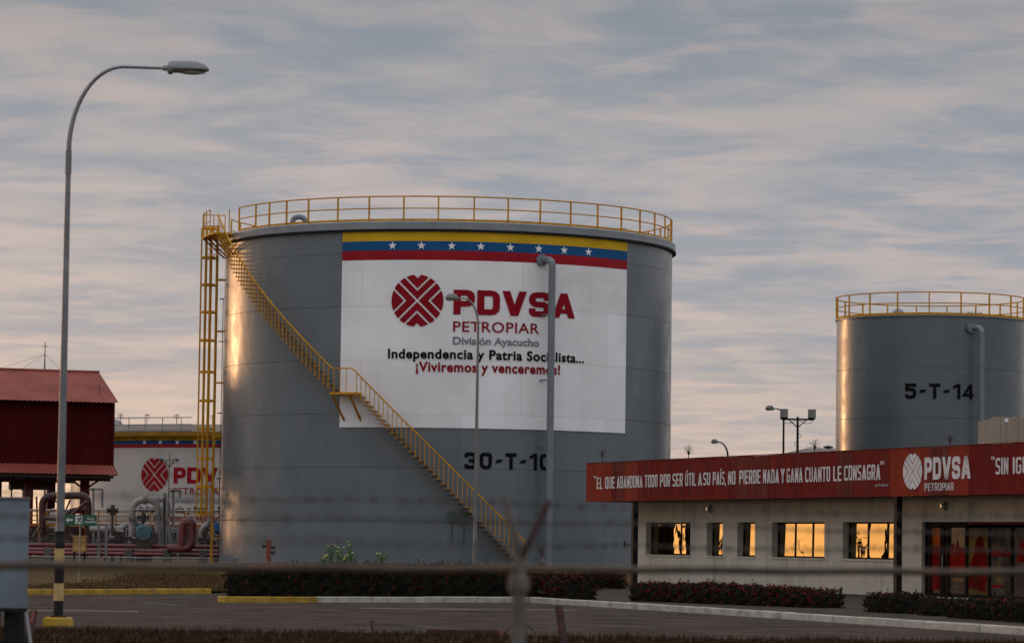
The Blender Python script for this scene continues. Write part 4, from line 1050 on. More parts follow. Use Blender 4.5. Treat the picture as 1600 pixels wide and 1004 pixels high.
# ------------------------------------------------------------------ lamps
def curved_lamp(base_, z_arm, arm_w, arm_h, straight, dirv, r0, r1, head, label, group=None, name='street_lamp', mt='galv', head_h=.18, sleeve=None, full=False, droop=0.0):
    base_ = Vector(base_); dirv = Vector(dirv).normalized()
    root = thing(name, label, 'street lamp', base_, group)
    z0 = z_arm - arm_h; pole_top = base_ + Vector((0, 0, z0 - base_.z)); pts = [pole_top]
    for i in range(1, 15):
        t = pi / 2 * i / 14; pts.append(pole_top + dirv * arm_w * (1 - cos(t)) + Vector((0, 0, arm_h * sin(t))))
    end = pts[-1] + dirv * straight - Vector((0, 0, droop)); pts.append(end)
    MB().cyl(base_, pole_top, r0, r1 * 1.15, 12).build('pole', M[mt], root, True)
    MB().tube(pts, [r1 * 1.15 - (r1 * .5) * i / len(pts) for i in range(len(pts))], 10).build('arm', M[mt], root, True)
    if sleeve: MB().cyl(pole_top - Vector((0, 0, sleeve)), pole_top + Vector((0, 0, .02)), r1 * 1.45, r1 * 1.4, 12).build('sleeve', M[mt], root, True)
    # cobra-head lantern: lofted sections along dirv
    side = Vector((-dirv.y, dirv.x, 0)); b = MB(); vs = []
    secs = [(-.12, .14, .34, -.34), (-.02, .16, .36, -.36), (0, .55, .62, -.62), (.03, .78, .86, -.74), (.10, .84, .92, -.74), (.13, .88, .98, -.52), (.45, 1.0, 1.02, -.50), (.70, .96, .98, -.42), (.86, .82, .72, -.34), (.96, .55, .36, -.26), (1.0, .22, .06, -.2)]
    n_ = 10
    for (t, wd, up_, dn) in secs:
        c = end + dirv * head * t
        for j in range(n_):
            a_ = 2 * pi * j / n_; y_ = cos(a_) * wd * head * .20; zz = sin(a_); zz = (zz * up_ if zz > 0 else zz * -dn) * head_h * .62
            vs.append(c + side * y_ + Vector((0, 0, zz)))
    fs = [(i * n_ + j, (i + 1) * n_ + j, (i + 1) * n_ + (j + 1) % n_, i * n_ + (j + 1) % n_) for i in range(len(secs) - 1) for j in range(n_)] + [tuple(range(n_)), tuple(range((len(secs) - 1) * n_, len(secs) * n_))]
    b.add(vs, fs); b.build('lamp_head', M['lamp_head'], root, True)
    c = end + dirv * head * .58 - Vector((0, 0, head_h * .22)); g_ = MB(); vs = []
    for k_, (sc_, dz) in enumerate(((1.0, 0), (.92, -.045), (.5, -.08))):
        for j in range(12):
            a_ = 2 * pi * j / 12; vs.append(c + dirv * cos(a_) * head * .34 * sc_ + side * sin(a_) * head * .15 * sc_ + Vector((0, 0, dz * head_h * 2.2)))
    g_.add(vs, [(i * 12 + j, (i + 1) * 12 + j, (i + 1) * 12 + (j + 1) % 12, i * 12 + (j + 1) % 12) for i in range(2) for j in range(12)] + [tuple(range(24, 36))])
    g_.build('lamp_lens', M['lamp_glass'], root, True)
    return root
# near lamp with the black and yellow bands
lb = gnd(90.5, 977.5); dl = lb.y; mpp = dl / F
zarm = at(200, 103, dl).z
NL = curved_lamp((lb.x, lb.y, 0), zarm, .96, 1.55, .78, (1, .15, 0), .083, .040, .74, 'tall grey street lamp with black and yellow bands on a yellow plinth at left', head_h=.24, sleeve=.42)
b = MB(); pc = Vector((lb.x, lb.y, 0))
b.add([pc + Vector((x * w, y * w, z)) for z, w in ((0, .25), (.13, .235), (.16, .21)) for x, y in ((-1, -1), (1, -1), (1, 1), (-1, 1))],
      [(i * 4 + k, i * 4 + (k + 1) % 4, (i + 1) * 4 + (k + 1) % 4, (i + 1) * 4 + k) for i in range(2) for k in range(4)] + [(8, 9, 10, 11)])
b.build('plinth', M['kerb_yellow'], NL)
zz = lambda py: EYE + (836.2 - py) * mpp
for y0, y1, mm in ((962, 937, 'dark'), (936.8, 910, 'band_yellow'), (909.8, 883.5, 'dark'), (883.3, 856, 'band_yellow'), (855.8, 829, 'dark')):
    z0, z1 = zz(y0), zz(y1)
    MB().cyl((lb.x, lb.y, z0), (lb.x, lb.y, z1), .0885, .0875, 20).build('painted_band', M[mm], NL, True)
MB().cyl((lb.x, lb.y, .16), (lb.x, lb.y, .19), .16, n=12).build('base_plate', M['rust'], NL)
# lamp in front of the tank
p = at(742, 860, 135); p.z = Z1 * .98
curved_lamp(p, at(720, 466, 135).z, .60, 1.15, .28, (-1, -.1, 0), .085, .045, .50, 'slender grey street lamp bending left in front of the white banner', 'curved street lamps inside the plant', head_h=.30, droop=.0)
p = at(1136, 840, 170); p.z = Z1
curved_lamp(p, at(1125, 690, 170).z, .50, .75, .05, (-1, 0, 0), .07, .045, .32, 'small street lamp peeking over the fascia between the tanks', 'curved street lamps inside the plant', head_h=.24, mt='dark')
p = at(1223, 840, 176); p.z = Z1
curved_lamp(p, at(1205, 638, 176).z, .45, .4, .12, (-1, 0, 0), .07, .045, .42, 'street lamp partly hidden by the left box of the twin floodlight mast', 'curved street lamps inside the plant', head_h=.28, mt='dark')

def flood_mast(px, d, ytop, ybar, halfw_px, heads, label, box=(12, 13), y_h=850, mm='dark', hm='lamp_head', k_=1.0):
    p = at(px, 840, d); p.z = Z1; s_ = d / F; root = thing('floodlight_mast', label, 'floodlight', p, 'floodlight masts')
    zt = EYE + (y_h - ytop) * s_; zb = EYE + (y_h - ybar) * s_; hw = halfw_px * s_
    MB().cyl(p, (p.x, p.y, zt), .085 * k_, .06 * k_, 10).build('mast', M[mm], root, True)
    MB().bar((p.x - hw, p.y, zb), (p.x + hw, p.y, zb), .09 * k_).build('crossbar', M[mm], root)
    for sgn in (-1, 1):
        MB().bar((p.x, p.y, zb - .42), (p.x + sgn * hw * .5, p.y, zb - .05), .05).build('brace', M['dark'], root)
        MB().tube([(p.x + sgn * hw * t, p.y - .05, zb - .06 - .75 * hw * 1.0 * (t - .12) * (1 - t) * 1.3) for t in [i / 10 for i in range(1, 10)]], .014, 5).build('cable', M['dark'], root)
    for sgn in heads:
        c = Vector((p.x + sgn * (hw - box[0] * s_ * .35), p.y - .05, zb + box[1] * s_ * .62)); w_, h_ = box[0] * s_, box[1] * s_
        b = MB(); vs = [c + Vector((x * w_ / 2 * q, y, z * h_ / 2 * q + (y * -.25))) for y, q in ((-.16, 1), (.10, 1), (.24, .55)) for x, z in ((-1, -1), (1, -1), (1, 1), (-1, 1))]
        b.add(vs, [(3, 2, 1, 0), (8, 9, 10, 11)] + [(i * 4 + k, i * 4 + (k + 1) % 4, (i + 1) * 4 + (k + 1) % 4, (i + 1) * 4 + k) for i in range(2) for k in range(4)])
        hd = b.build('lamp_box', M[hm], root)
        MB().bar(c + Vector((0, .02, -h_ / 2 - .12)), c + Vector((0, .02, -h_ / 2 + .02)), .06).build('bracket', M['dark'], hd)
    for i, dz in enumerate((.75, 1.15, 1.6)):
        MB().tube([(p.x + (-1) ** i * (.05 + .14 * sin(pi * t / 8)), p.y - .08, zb - dz - .2 * t / 8) for t in range(9)], .013, 5).build('cable_loop', M['dark'], root)
    return root
flood_mast(1245, 170, 651, 655, 26, (-1, 1), 'mast with two square floodlights on a crossbar, against the sky right of the big tank', y_h=852)
flood_mast(262, 190, 706, 719, 15, (-1, 1), 'thin mast with two small floodlights in front of the white tank', (8, 7), 839, 'galv', 'pale_box', .6)

# ------------------------------------------------------------------ things behind the office
p = at(1275, 850, 230); p.z = Z1; s_ = 230 / F
root = thing('warehouse', 'pale low warehouse roof showing just above the fascia left of the small tank', 'building', p)
b = MB(); zt = EYE + (852 - 703) * s_; ze = EYE + (852 - 712) * s_; w_ = 62 * s_
vs = []
for y in (-4, 4):
    vs += [p + Vector((x, y, 0)) + Vector((0, 0, z - Z1)) for x, z in ((-w_, Z1), (w_, Z1), (w_, ze), (25 * s_, zt), (-25 * s_ * .9, zt), (-w_, ze))]
b.add(vs, [tuple(range(6)), tuple(range(6, 12))[::-1]] + [(i, (i + 1) % 6, (i + 1) % 6 + 6, i + 6) for i in (0, 1, 5)]); b.build('wall', M['pale_roof'], root)
b = MB(); b.add([vs[i + k] + Vector((0, 0, .02)) for k in (0, 6) for i in (2, 3, 4, 5)], [(i, i + 1, i + 5, i + 4) for i in range(3)]); b.build('roof', M['pale_roof'], root)
q = p + Vector((18 * s_, 0, zt - Z1)); MB().lathe(q, [(.12, 0), (.12, .15), (.34, .17), (.34, .27), (.1, .34)], 12).build('roof_vent', M['dark'], root)
p = at(1608, 850, 135); p.z = ground_z(135); s_ = 135 / F; zt = EYE + (856 - 651) * s_
root = thing('utility_building', 'beige clad block at the right edge in front of the small tank', 'building', p)
x0, x1 = at(1548.5, 850, 135).x, at(1548.5, 850, 135).x + 4.5; n_ = 5; pwid = (x1 - x0) / n_
b = MB(); b.box(((x0 + x1) / 2, p.y + 2.03, (p.z + zt - .05) / 2), (x1 - x0 - .04, 4, zt - .05 - p.z)); b.build('wall', M['beige'], root)
b = None
for i, fr in enumerate((0, .1, .11, .23, .34, .55, .78, 1.0)):
    pass
edges = [x0, at(1562, 850, 135).x, at(1571.5, 850, 135).x, at(1590, 850, 135).x, at(1612, 850, 135).x, x1 - .6, x1]
for i in range(len(edges) - 1):
    MB().box(((edges[i] + edges[i + 1]) / 2, p.y, (p.z + zt) / 2), (edges[i + 1] - edges[i] - .014, .05, zt - p.z)).build('cladding_panel', M['beige'], root)
c = at(1573, 656, 134.9); MB().box((c.x, p.y - .04, c.z), (.15, .02, .15)).build('notice_plate', M['star'], root)
c = at(1586, 652.5, 134.9); MB().box((c.x, p.y - .04, c.z), (.10, .02, .05)).build('small_plate', M['pale_roof'], root)

# ------------------------------------------------------------------ red shed
SA = radians(20); D0 = 185.0
su = Vector((cos(SA), sin(SA), 0)); sv = Vector((-sin(SA), cos(SA), 0))
cr = at(174, 740, D0); cr.z = 0                 # front right corner of the wall
mp = D0 / F
zE = EYE + (838 - 630) * mp; zW0 = EYE + (838 - 741) * mp
LEN = 26.0; DEP = 9.0
SH = thing('pump_shelter', 'dark red sheet-metal shelter with a corrugated roof, left of the tanks', 'shed', (cr.x, cr.y, Z1))
def sp(a, d_, z): return Vector((cr.x, cr.y, 0)) - su * a + sv * d_ + Vector((0, 0, z))
def corr(P_, Q_, up, out, pitch, amp, name, m, par, thick=.004):
    """corrugated sheet from P_ to Q_, extruded along up; ribs pointing out"""
    d = Q_ - P_; n_ = int(d.length / (pitch / 4)); b = MB(); vs = []
    for i in range(n_ + 1):
        o = out * (amp * (0, 1, 1, 0)[i % 4]); q = P_ + d * i / n_ + o; vs += [q, q + up]
    b.add(vs, [(2 * i, 2 * i + 2, 2 * i + 3, 2 * i + 1) for i in range(n_)]); return b.build(name, m, par)
upw = Vector((0, 0, zE + .1 - zW0))
corr(sp(LEN, 0, zW0), sp(0, 0, zW0), upw, -sv, .16, .035, 'wall_cladding', M['red_wall'], SH)
corr(sp(0, 0, zW0), sp(0, DEP, zW0), upw, su, .16, .035, 'wall_cladding', M['red_wall'], SH)
corr(sp(LEN, DEP, zW0), sp(0, DEP, zW0), upw, sv, .16, .035, 'wall_cladding', M['red_wall'], SH)
MB().box(sp(0, 0, 0) + su * .03 - sv * .03 + Vector((0, 0, (zW0 + zE) / 2)), (.14, .14, zE - zW0), SA).build('corner_trim', M['red_wall'], SH)
RZ = EYE + (838.5 - 586) * (D0 + 6.0) / F; half = DEP / 2
sl_f = sp(LEN + .3, half, RZ) - sp(LEN + .3, -.55, zE - .02)
corr(sp(LEN + .3, -.55, zE - .02), sp(-.22, -.55, zE - .02), sl_f, Vector((0, -.3, 1)).normalized(), .26, .035, 'roof', M['red_roof'], SH)
sl_b = sp(LEN + .3, half, RZ) - sp(LEN + .3, DEP + .55, zE - .02)
corr(sp(LEN + .3, DEP + .55, zE - .02), sp(-.22, DEP + .55, zE - .02), sl_b, Vector((0, .3, 1)).normalized(), .26, .035, 'roof', M['red_roof'], SH)
b = MB(); b.add([sp(-.02, 0, zE), sp(-.02, DEP, zE), sp(-.02, half, RZ - .08), sp(.05, 0, zE), sp(.05, DEP, zE), sp(.05, half, RZ - .08)], [(0, 1, 2), (5, 4, 3)]); b.build('gable', M['red_wall'], SH)
MB().tube([sp(LEN + .3, half, RZ + .03), sp(-.22, half, RZ + .03)], .09, 6).build('ridge_cap', M['red_roof'], SH)
# skirt roof below the wall
zs0, zs1 = EYE + (838 - 728) * mp, EYE + (838 - 743) * mp
sk = sp(LEN, -.04, zs0 + .02) - sp(LEN, -1.15, zs1 + .02)
corr(sp(LEN + .2, -1.15, zs1), sp(-.12, -1.15, zs1), sk, Vector((0, -.3, 1)).normalized(), .26, .035, 'skirt_roof', M['red_roof'], SH)
b = MB(); b.add([sp(-.14, -1.15, zs1), sp(-.14, -.04, zs0), sp(-.14, -.04, zs1 - .03), sp(.0, -1.15, zs1), sp(.0, -.04, zs0), sp(.0, -.04, zs1 - .03)], [(0, 1, 2), (5, 4, 3), (0, 3, 4, 1), (0, 2, 5, 3)]); b.build('skirt_end', M['red_roof'], SH)
MB().bar(sp(LEN, -.9, zs1 - .12), sp(.1, -.9, zs1 - .12), .12, .16).build('beam', M['shed_dark'], SH)
MB().bar(sp(LEN, .1, zW0 - .2), sp(.05, .1, zW0 - .2), .3, .42).build('beam', M['shed_dark'], SH)
MB().bar(sp(LEN, DEP, zW0 - .2), sp(.05, DEP, zW0 - .2), .3, .42).build('beam', M['shed_dark'], SH)
for pxx, w_ in ((134, .44), (51, .44)):
    a = (at(pxx, 800, D0).x - cr.x) / -cos(SA)
    MB().box(sp(a, .1, (zW0 - .4 + Z1) / 2), (w_, w_, zW0 - .4 - Z1), SA).build('column', M['red_wall'], SH)
    MB().bar(sp(a, .1, zW0 - .9), sp(a - .75, .1, zW0 - .38), .10).bar(sp(a, .1, zW0 - .9), sp(a + .75, .1, zW0 - .38), .10).build('knee_brace', M['shed_dark'], SH)
    MB().box(sp(a, DEP, (zW0 - .4 + Z1) / 2), (w_, w_, zW0 - .4 - Z1), SA).build('column', M['red_wall'], SH)
for a in (11.2, 16.2, 21.2, 25.6):
    for dp_ in (.1, DEP): MB().box(sp(a, dp_, (zW0 - .4 + Z1) / 2), (.44, .44, zW0 - .4 - Z1), SA).build('column', M['red_wall'], SH)
# hoist hanging under the shelter
MB().box(at(45, 757, D0 + 1), (2.2, .5, .55), SA).build('beam', M['shed_dark'], SH)
# antenna mast with guy wires on the ridge
a = (at(118, 590, D0 + 5).x - cr.x) / -cos(SA); q = sp(a, half, RZ); 
AN = thing('antenna', 'thin guyed antenna mast on the ridge of the red shelter', 'antenna', q)
tp = q + Vector((0, 0, px2m(45, D0 + 6)))
MB().cyl(q, tp, .045, .02, 6).build('mast', M['wire'], AN)
for k in (-2.6, -1.2, .0, 1.1): MB().bar(tp - Vector((0, 0, .7)), q + Vector((k if k else 0, -1.2 if k else 0, 0)), .012).build('guy_wire', M['wire'], AN)
MB().bar(tp - Vector((.15, 0, .25)), tp - Vector((-.15, 0, .25)), .03).build('crossarm', M['wire'], AN)
q = sp((at(160, 620, D0).x - cr.x) / -cos(SA), .6, zE + .25)
A2 = thing('antenna', 'short whip antenna near the right corner of the red roof', 'antenna', q)
MB().bar(q, q + Vector((0, 0, .75)), .03).build('mast', M['wire'], A2); MB().box(q, (.25, .2, .12)).build('base', M['wire'], A2)

# ------------------------------------------------------------------ pipework yard
def run(pts, d, r_px, m, fil=14, n=12, dd=None):
    """pipe through photo points at distance d (dd: extra distance per point)"""
    P_ = [at(x, y, d + (dd[i] if dd else 0)) for i, (x, y) in enumerate(pts)]
    return P_, px2m(r_px, d)
def pipe(name, label, pts, d, r_px, m, fil=12, dd=None, group=None, flanges=(), n=12, cat='pipe', ground=False):
    P_, r = run(pts, d, r_px, m, dd=dd)
    Q = fillet(P_, px2m(fil, d), 7) if fil else P_
    base_ = min(P_, key=lambda v: v.z).copy()
    root = thing(name, label, cat, base_, group)
    MB().tube(Q, r, n).build('pipe_body', M[m], root, True)
    for (x, y, ax) in flanges:
        c = at(x, y, d); a = Vector({'x': (1, 0, 0), 'z': (0, 0, 1)}[ax]); b = MB()
        b.cyl(c - a * r * .45, c - a * r * .08, r * 1.5, n=16).cyl(c + a * r * .08, c + a * r * .45, r * 1.5, n=16); b.build('flange', M[m], root, True)
    return root
gp = 'long red pipes low along the yard'
for y_, rp, mm, lab, dd_ in ((853.5, 3.6, 'red_pipe', 'upper dark red pipe running low across the yard', 0), (861, 3.8, 'red_pipe', 'middle dark red pipe running low across the yard', -1.0), (866, 3.0, 'red_pipe', 'lower dark red pipe running low across the yard', -1.8), (871.5, 1.1, 'galv', 'thin pale pipe, lowest of those along the yard', -2.5)):
    pipe('pipe', lab, [(-30, y_ - 3.5), (360, y_ + 1)], 165 + dd_, rp, mm, 0, None, gp, [(x, y_ - 2.4 + x * .0125, 'x') for x in (74, 158, 320)] if rp > 2 else ())
sup = None
SUPP = []
for px_ in (18, 76, 203, 262, 318):
    p = at(px_, 850, 163.5); p.z = Z1; b = MB(); b.box(p + Vector((0, 0, .32)), (.34, .9, .64)); o = b.build('pipe_support', M['support'])
    o['label'] = {18: 'leftmost concrete pipe support, beside the blue-grey board', 76: 'concrete pipe support left of the banded lamp post', 203: 'concrete pipe support under the left gooseneck pipe', 262: 'concrete pipe support at the foot of the thin floodlight mast', 318: 'concrete pipe support near the caged ladder'}[px_]
    tag(o, None, 'support', 'concrete supports under the red pipes')
pipe('pipe_loop', 'big dark red pipe arch under the red shelter, behind the banded lamp', [(66, 868), (66, 775), (138, 773), (138, 866)], 168, 5.6, 'dark_red_pipe', 16, flanges=[(66, 826, 'z'), (138, 822, 'z')])
pipe('pipe_loop', 'smaller inner red pipe bend inside the dark red arch', [(104, 862), (104, 798), (134, 796)], 168.6, 5.0, 'dark_red_pipe', 14)
pipe('pipe_loop', 'thin red pipe bridging the inside of the dark red arch', [(68, 809), (104, 811), (136, 783)], 167, 3.0, 'dark_red_pipe', 8)
pipe('pipe_loop', 'pale gooseneck pipe arching over the teal motor', [(206, 838), (207, 781), (247, 779), (247, 832)], 166, 5.4, 'white_pipe', 20, flanges=[(207, 809, 'z'), (247, 806, 'z'), (227, 779.5, 'x')])
pipe('pipe_loop', 'red pipe loop rising from the yard pipes beside the caged ladder', [(262, 856), (300, 857), (301, 815), (286, 815), (284, 858)], 163, 6.6, 'red_pipe', 15)
pipe('pipe', 'pale lagged pipe elbow low on the left of the pale gooseneck', [(140, 826), (188, 826), (201, 818), (214, 812)], 167, 4.8, 'white_pipe', 16, flanges=[(168, 826, 'x'), (176, 826, 'x')])
pipe('pipe', 'short pale pipe between the gooseneck and the steel frame', [(240, 779), (262, 780), (262, 806)], 167, 4.4, 'white_pipe', 8)
pipe('pipe', 'pale pipe elbow between the red loop and the big tank', [(316, 846), (314, 826), (330, 816), (330, 752)], 168, 4.6, 'white_pipe', 12, flanges=[(330, 800, 'z')])
pipe('pipe', 'long thin white pipe at railing height in front of the white tank', [(40, 796), (350, 797.5)], 176, 1.4, 'white_pipe', 0)
pipe('pipe', 'thin pipe under the gooseneck joining its two legs', [(209, 796), (243, 796)], 165.5, 2.0, 'galv', 0)
def motor(px, py, d, r_px, m, label, len_=1.1):
    c = at(px, py, d); r = px2m(r_px, d); root = thing('pump_motor', label, 'motor', (c.x, c.y, Z1), 'pump motors in the pipe yard')
    MB().cyl(c, c + Vector((0, -len_, 0)), r * .93, n=24).build('motor_body', M[m], root, True)
    MB().cyl(c + Vector((0, -len_ - .002, 0)), c + Vector((0, -len_ - .10, 0)), r, r * .9, 24).build('fan_cover', M[m], root, True)
    for i in range(14):
        a = 2 * pi * i / 14; q = c + Vector((cos(a) * r * .98, 0, sin(a) * r * .98))
        MB().bar(q + Vector((0, -.1, 0)), q + Vector((0, -len_ + .1, 0)), .02, .05, (cos(a), 0, sin(a))).build('fin', M[m], root)
    MB().box(c + Vector((-r * .75, -len_ * .5, r * .95)), (r * .9, .35, r * .55)).build('terminal_box', M[m], root)
    MB().box((c.x, c.y - len_ * .5, (Z1 + c.z - r) / 2 + .02), (r * 1.8, len_ * .9, c.z - r - Z1)).build('plinth', M['valve'], root)
    MB().cyl(c + Vector((0, .02, 0)), c + Vector((0, .9, 0)), r * .62, r * .5, 20).build('pump_casing', M['valve'], root, True)
motor(228.5, 832, 165.5, 12.5, 'teal', 'teal electric motor under the pale gooseneck pipe')
motor(344, 823, 168, 8, 'blue', 'bright blue motor half hidden by the edge of the big tank')
motor(82, 832, 170, 9, 'valve', 'dark motor in the shade under the red shelter', .9)
def valve(px, d, z_px, h, label, wheel=True, m='valve', s=1.0):
    p = at(px, z_px, d); root = thing('valve', label, 'valve', (p.x, p.y, Z1), 'valves in the pipe yard')
    b = MB(); b.lathe(p, [(.10 * s, -.30 * s), (.17 * s, -.26 * s), (.17 * s, -.2 * s), (.11 * s, -.16 * s), (.15 * s, 0), (.12 * s, .12 * s), (.06 * s, .2 * s), (.03 * s, .24 * s), (.03 * s, h)], 12)
    b.cyl(p + Vector((-.28 * s, 0, -.06)), p + Vector((-.22 * s, 0, -.06)), .16 * s).cyl(p + Vector((.22 * s, 0, -.06)), p + Vector((.28 * s, 0, -.06)), .16 * s).cyl(p + Vector((-.28 * s, 0, -.06)), p + Vector((.28 * s, 0, -.06)), .09 * s)
    b.build('valve_body', M[m], root, True)
    w_ = MB(); pts = [p + Vector((.17 * s * cos(2 * pi * i / 14), .17 * s * sin(2 * pi * i / 14), h)) for i in range(15)]
    w_.tube(pts, .018, 5).bar(p + Vector((-.17 * s, 0, h)), p + Vector((.17 * s, 0, h)), .02).bar(p + Vector((0, -.17 * s, h)), p + Vector((0, .17 * s, h)), .02); w_.build('hand_wheel', M['hydrant'], root)
    MB().cyl((p.x, p.y, Z1 - .02), (p.x, p.y, p.z - .25 * s), .06).build('stand', M[m], root)
for i, (px_, z_, h_, lab) in enumerate(((178, 842, .4, 'valve among the low clutter left of the teal motor'), (190, 838, .35, 'valve just left of the teal motor'), (165, 844, .3, 'leftmost small valve beside the yellow cabinet'),
        (224, 806, .3, 'reddish valve framed by the pale gooseneck'), (318, 840, .3, 'valve right of the red pipe loop'), (333, 844, .3, 'valve at the foot of the caged ladder'), (176, 775 + 20, .2, 'small valve on top of the thin white pipe'), (98, 846, .3, 'dark valve under the red shelter'), (262, 842, .3, 'valve beside the steel frame'))):
    valve(px_, 166.5 + (i % 3) * .5, z_, h_, lab)
rf = random.Random(21); fb_ = MB()
for i in range(150):
    xx = rf.choice((rf.uniform(150, 222), rf.uniform(236, 345), rf.uniform(46, 112))); d_ = rf.uniform(166, 173); c = at(xx, rf.uniform(826, 852), d_)
    k = rf.random(); l = rf.uniform(.12, .5)
    if k < .35: fb_.cyl(c, c + Vector((0, 0, -l)), rf.uniform(.03, .07), n=7)
    elif k < .6: fb_.cyl(c, c + Vector((l, 0, 0)), rf.uniform(.03, .08), n=7)
    elif k < .8: fb_.cyl(c, c + Vector((.06, 0, 0)), rf.uniform(.10, .19), n=10)
    else: fb_.lathe(c, [(.03, -.2), (.10, -.1), (.10, .05), (.03, .12), (.02, .3)], 8).cyl(c + Vector((0, 0, .3)), c + Vector((0, 0, .33)), .11, n=9)
fb_.build('pipe_fittings', M['valve'], None, False, 'stuff'); fb2 = MB()
for i in range(70):
    xx = rf.choice((rf.uniform(150, 222), rf.uniform(252, 345))); d_ = rf.uniform(165.5, 170); c = at(xx, rf.uniform(822, 852), d_); l = rf.uniform(.1, .4)
    if rf.random() < .5: fb2.cyl(c, c + Vector((0, 0, -l * 1.6)), rf.uniform(.02, .05), n=6)
    else: fb2.cyl(c, c + Vector((l, 0, 0)), rf.uniform(.02, .06), n=6).cyl(c, c + Vector((.05, 0, 0)), .10, n=9)
tag(bpy.data.objects['pipe_fittings'], 'dark jumble of small fittings between the pumps', 'fittings')
tag(fb2.build('pipe_fittings', M['white_pipe'], None, False, 'stuff'), 'pale small pipes and gauges between the pumps', 'fittings')
# steel frames and posts
def frame(pts_list, label, d, w, m='galv', name='steel_frame'):
    P0 = at(pts_list[0][0][0], 850, d); root = thing(name, label, 'frame', (P0.x, P0.y, Z1), 'steel frames in the pipe yard')
    for (a_, b_) in pts_list:
        MB().bar(at(a_[0], a_[1], d), at(b_[0], b_[1], d), w).build('member', M[m], root)
frame([((146, 762), (146, 873)), ((146, 764), (160, 764)), ((160, 764), (160, 792)), ((139, 764), (146, 764))], 'thin grey bracket frame right of the red shelter column', 167, .10)
frame([((258, 770), (259, 870)), ((262, 812), (269, 868)), ((247, 808), (252, 866)), ((256, 778), (256, 866))], 'pale steel A-frame at the foot of the thin floodlight mast', 165, .15)
frame([((271, 766), (270, 868)), ((266, 767), (281, 766)), ((281, 766), (281, 778))], 'slim grey frame right of the A-frame', 167, .12)
frame([((154, 818), (154, 872))], 'short grey post, first of the pair right of the green sign', 163, .13, name='post')
frame([((166, 818), (166, 872))], 'short grey post, second of the pair right of the green sign', 163, .13, name='post')
frame([((278, 820), (278, 868))], 'short grey post just left of the red pipe loop', 163, .12, name='post')
frame([((57, 775), (60, 868)), ((70, 765), (73, 868)), ((85, 780), (110, 806)), ((110, 780), (98, 808)), ((60, 797), (130, 797))], 'dim braced frame seen through the dark red arch', 180, .09, 'rust')
# low yellow walkway railing in front of the white tank
yr = thing('guard_rail', 'yellow walkway railing low in front of the white tank', 'railing', at(100, 815, 178) * 1)
for y_ in (796.5 + 3, 805.5, 813):
    MB().bar(at(40, y_ - 1, 178), at(350, y_ + 2, 178), .05).build('rail', M['yellow_rust'], yr)
for x_ in range(46, 350, 27):
    MB().bar(at(x_, 797, 178), at(x_, 818, 178), .07).build('rail_post', M['yellow_rust'], yr)
MB().bar(at(40, 819, 178.2), at(350, 822, 178.2), .06, .16).build('walkway_edge', M['yellow_rust'], yr)
MB().box(at(195, 838, 186) , (12.5, .3, 1.1)).build('walkway_base', M['shed_dark'], yr)
# dim vessel and lamps glimpsed under the shelter
p = at(82, 860, 182); p.z = Z1
o = thing('pressure_vessel', 'small pale upright vessel glimpsed through the dark red arch', 'tank', p); s_ = 182 / F
MB().lathe(p, [(.2, 0), (.2, .5), (.34, .6), (.34, (838 - 795) * s_ + .5), (.22, (838 - 785) * s_ + .6), (.05, (838 - 782) * s_ + .8)], 16).build('vessel_body', M['white_pipe'], o, True)
for px_, yt, lab in ((36, 762, 'small post lamp under the shelter, by the blue-grey board'), (18, 762, 'double lamp post at the left edge under the shelter')):
    p = at(px_, 860, 200); p.z = Z1; q = at(px_, yt, 200)
    o = thing('yard_lamp', lab, 'lamp', p, 'small lamps beyond the shelter'); MB().cyl(p, q, .05, n=6).build('pole', M['wire'], o)
    MB().lathe(q, [(.04, -.2), (.16, .0), (.16, .08), (.04, .14)], 8).build('lamp_head', M['lamp_head'], o)
p = at(6, 850, 210); p.z = Z1; o = thing('column_vessel', 'pale vertical vessel at the left edge under the shelter', 'tank', p)
MB().lathe(p, [(.42, 0), (.42, 3.2), (.3, 3.5), (.1, 3.6)], 16).build('vessel_body', M['white_pipe'], o, True)
# yellow cabinet
p = at(124.5, 850, 160); p.z = Z1; s_ = 160 / F
o = thing('cabinet', 'ochre yellow cabinet on short legs behind the green sign pole', 'cabinet', p)
zc0, zc1 = EYE + (838 - 862) * s_, EYE + (838 - 839) * s_; w_ = 20 * s_
MB().box((p.x, p.y, (zc0 + zc1) / 2), (w_, .4, zc1 - zc0)).build('cabinet_body', M['box_yellow'], o)
for sx_ in (-1, 1): MB().box((p.x + sx_ * w_ * .245, p.y - .215, (zc0 + zc1) / 2), (w_ * .46, .02, (zc1 - zc0) * .9)).build('door', M['box_yellow'], o)
MB().box((p.x, p.y, zc1 + .03), (w_ * 1.12, .5, .05)).build('lid', M['box_yellow'], o)
for sx_ in (-1, 1): MB().box((p.x + sx_ * w_ * .4, p.y, (Z1 + zc0) / 2), (.06, .3, zc0 - Z1)).build('leg', M['dark'], o)
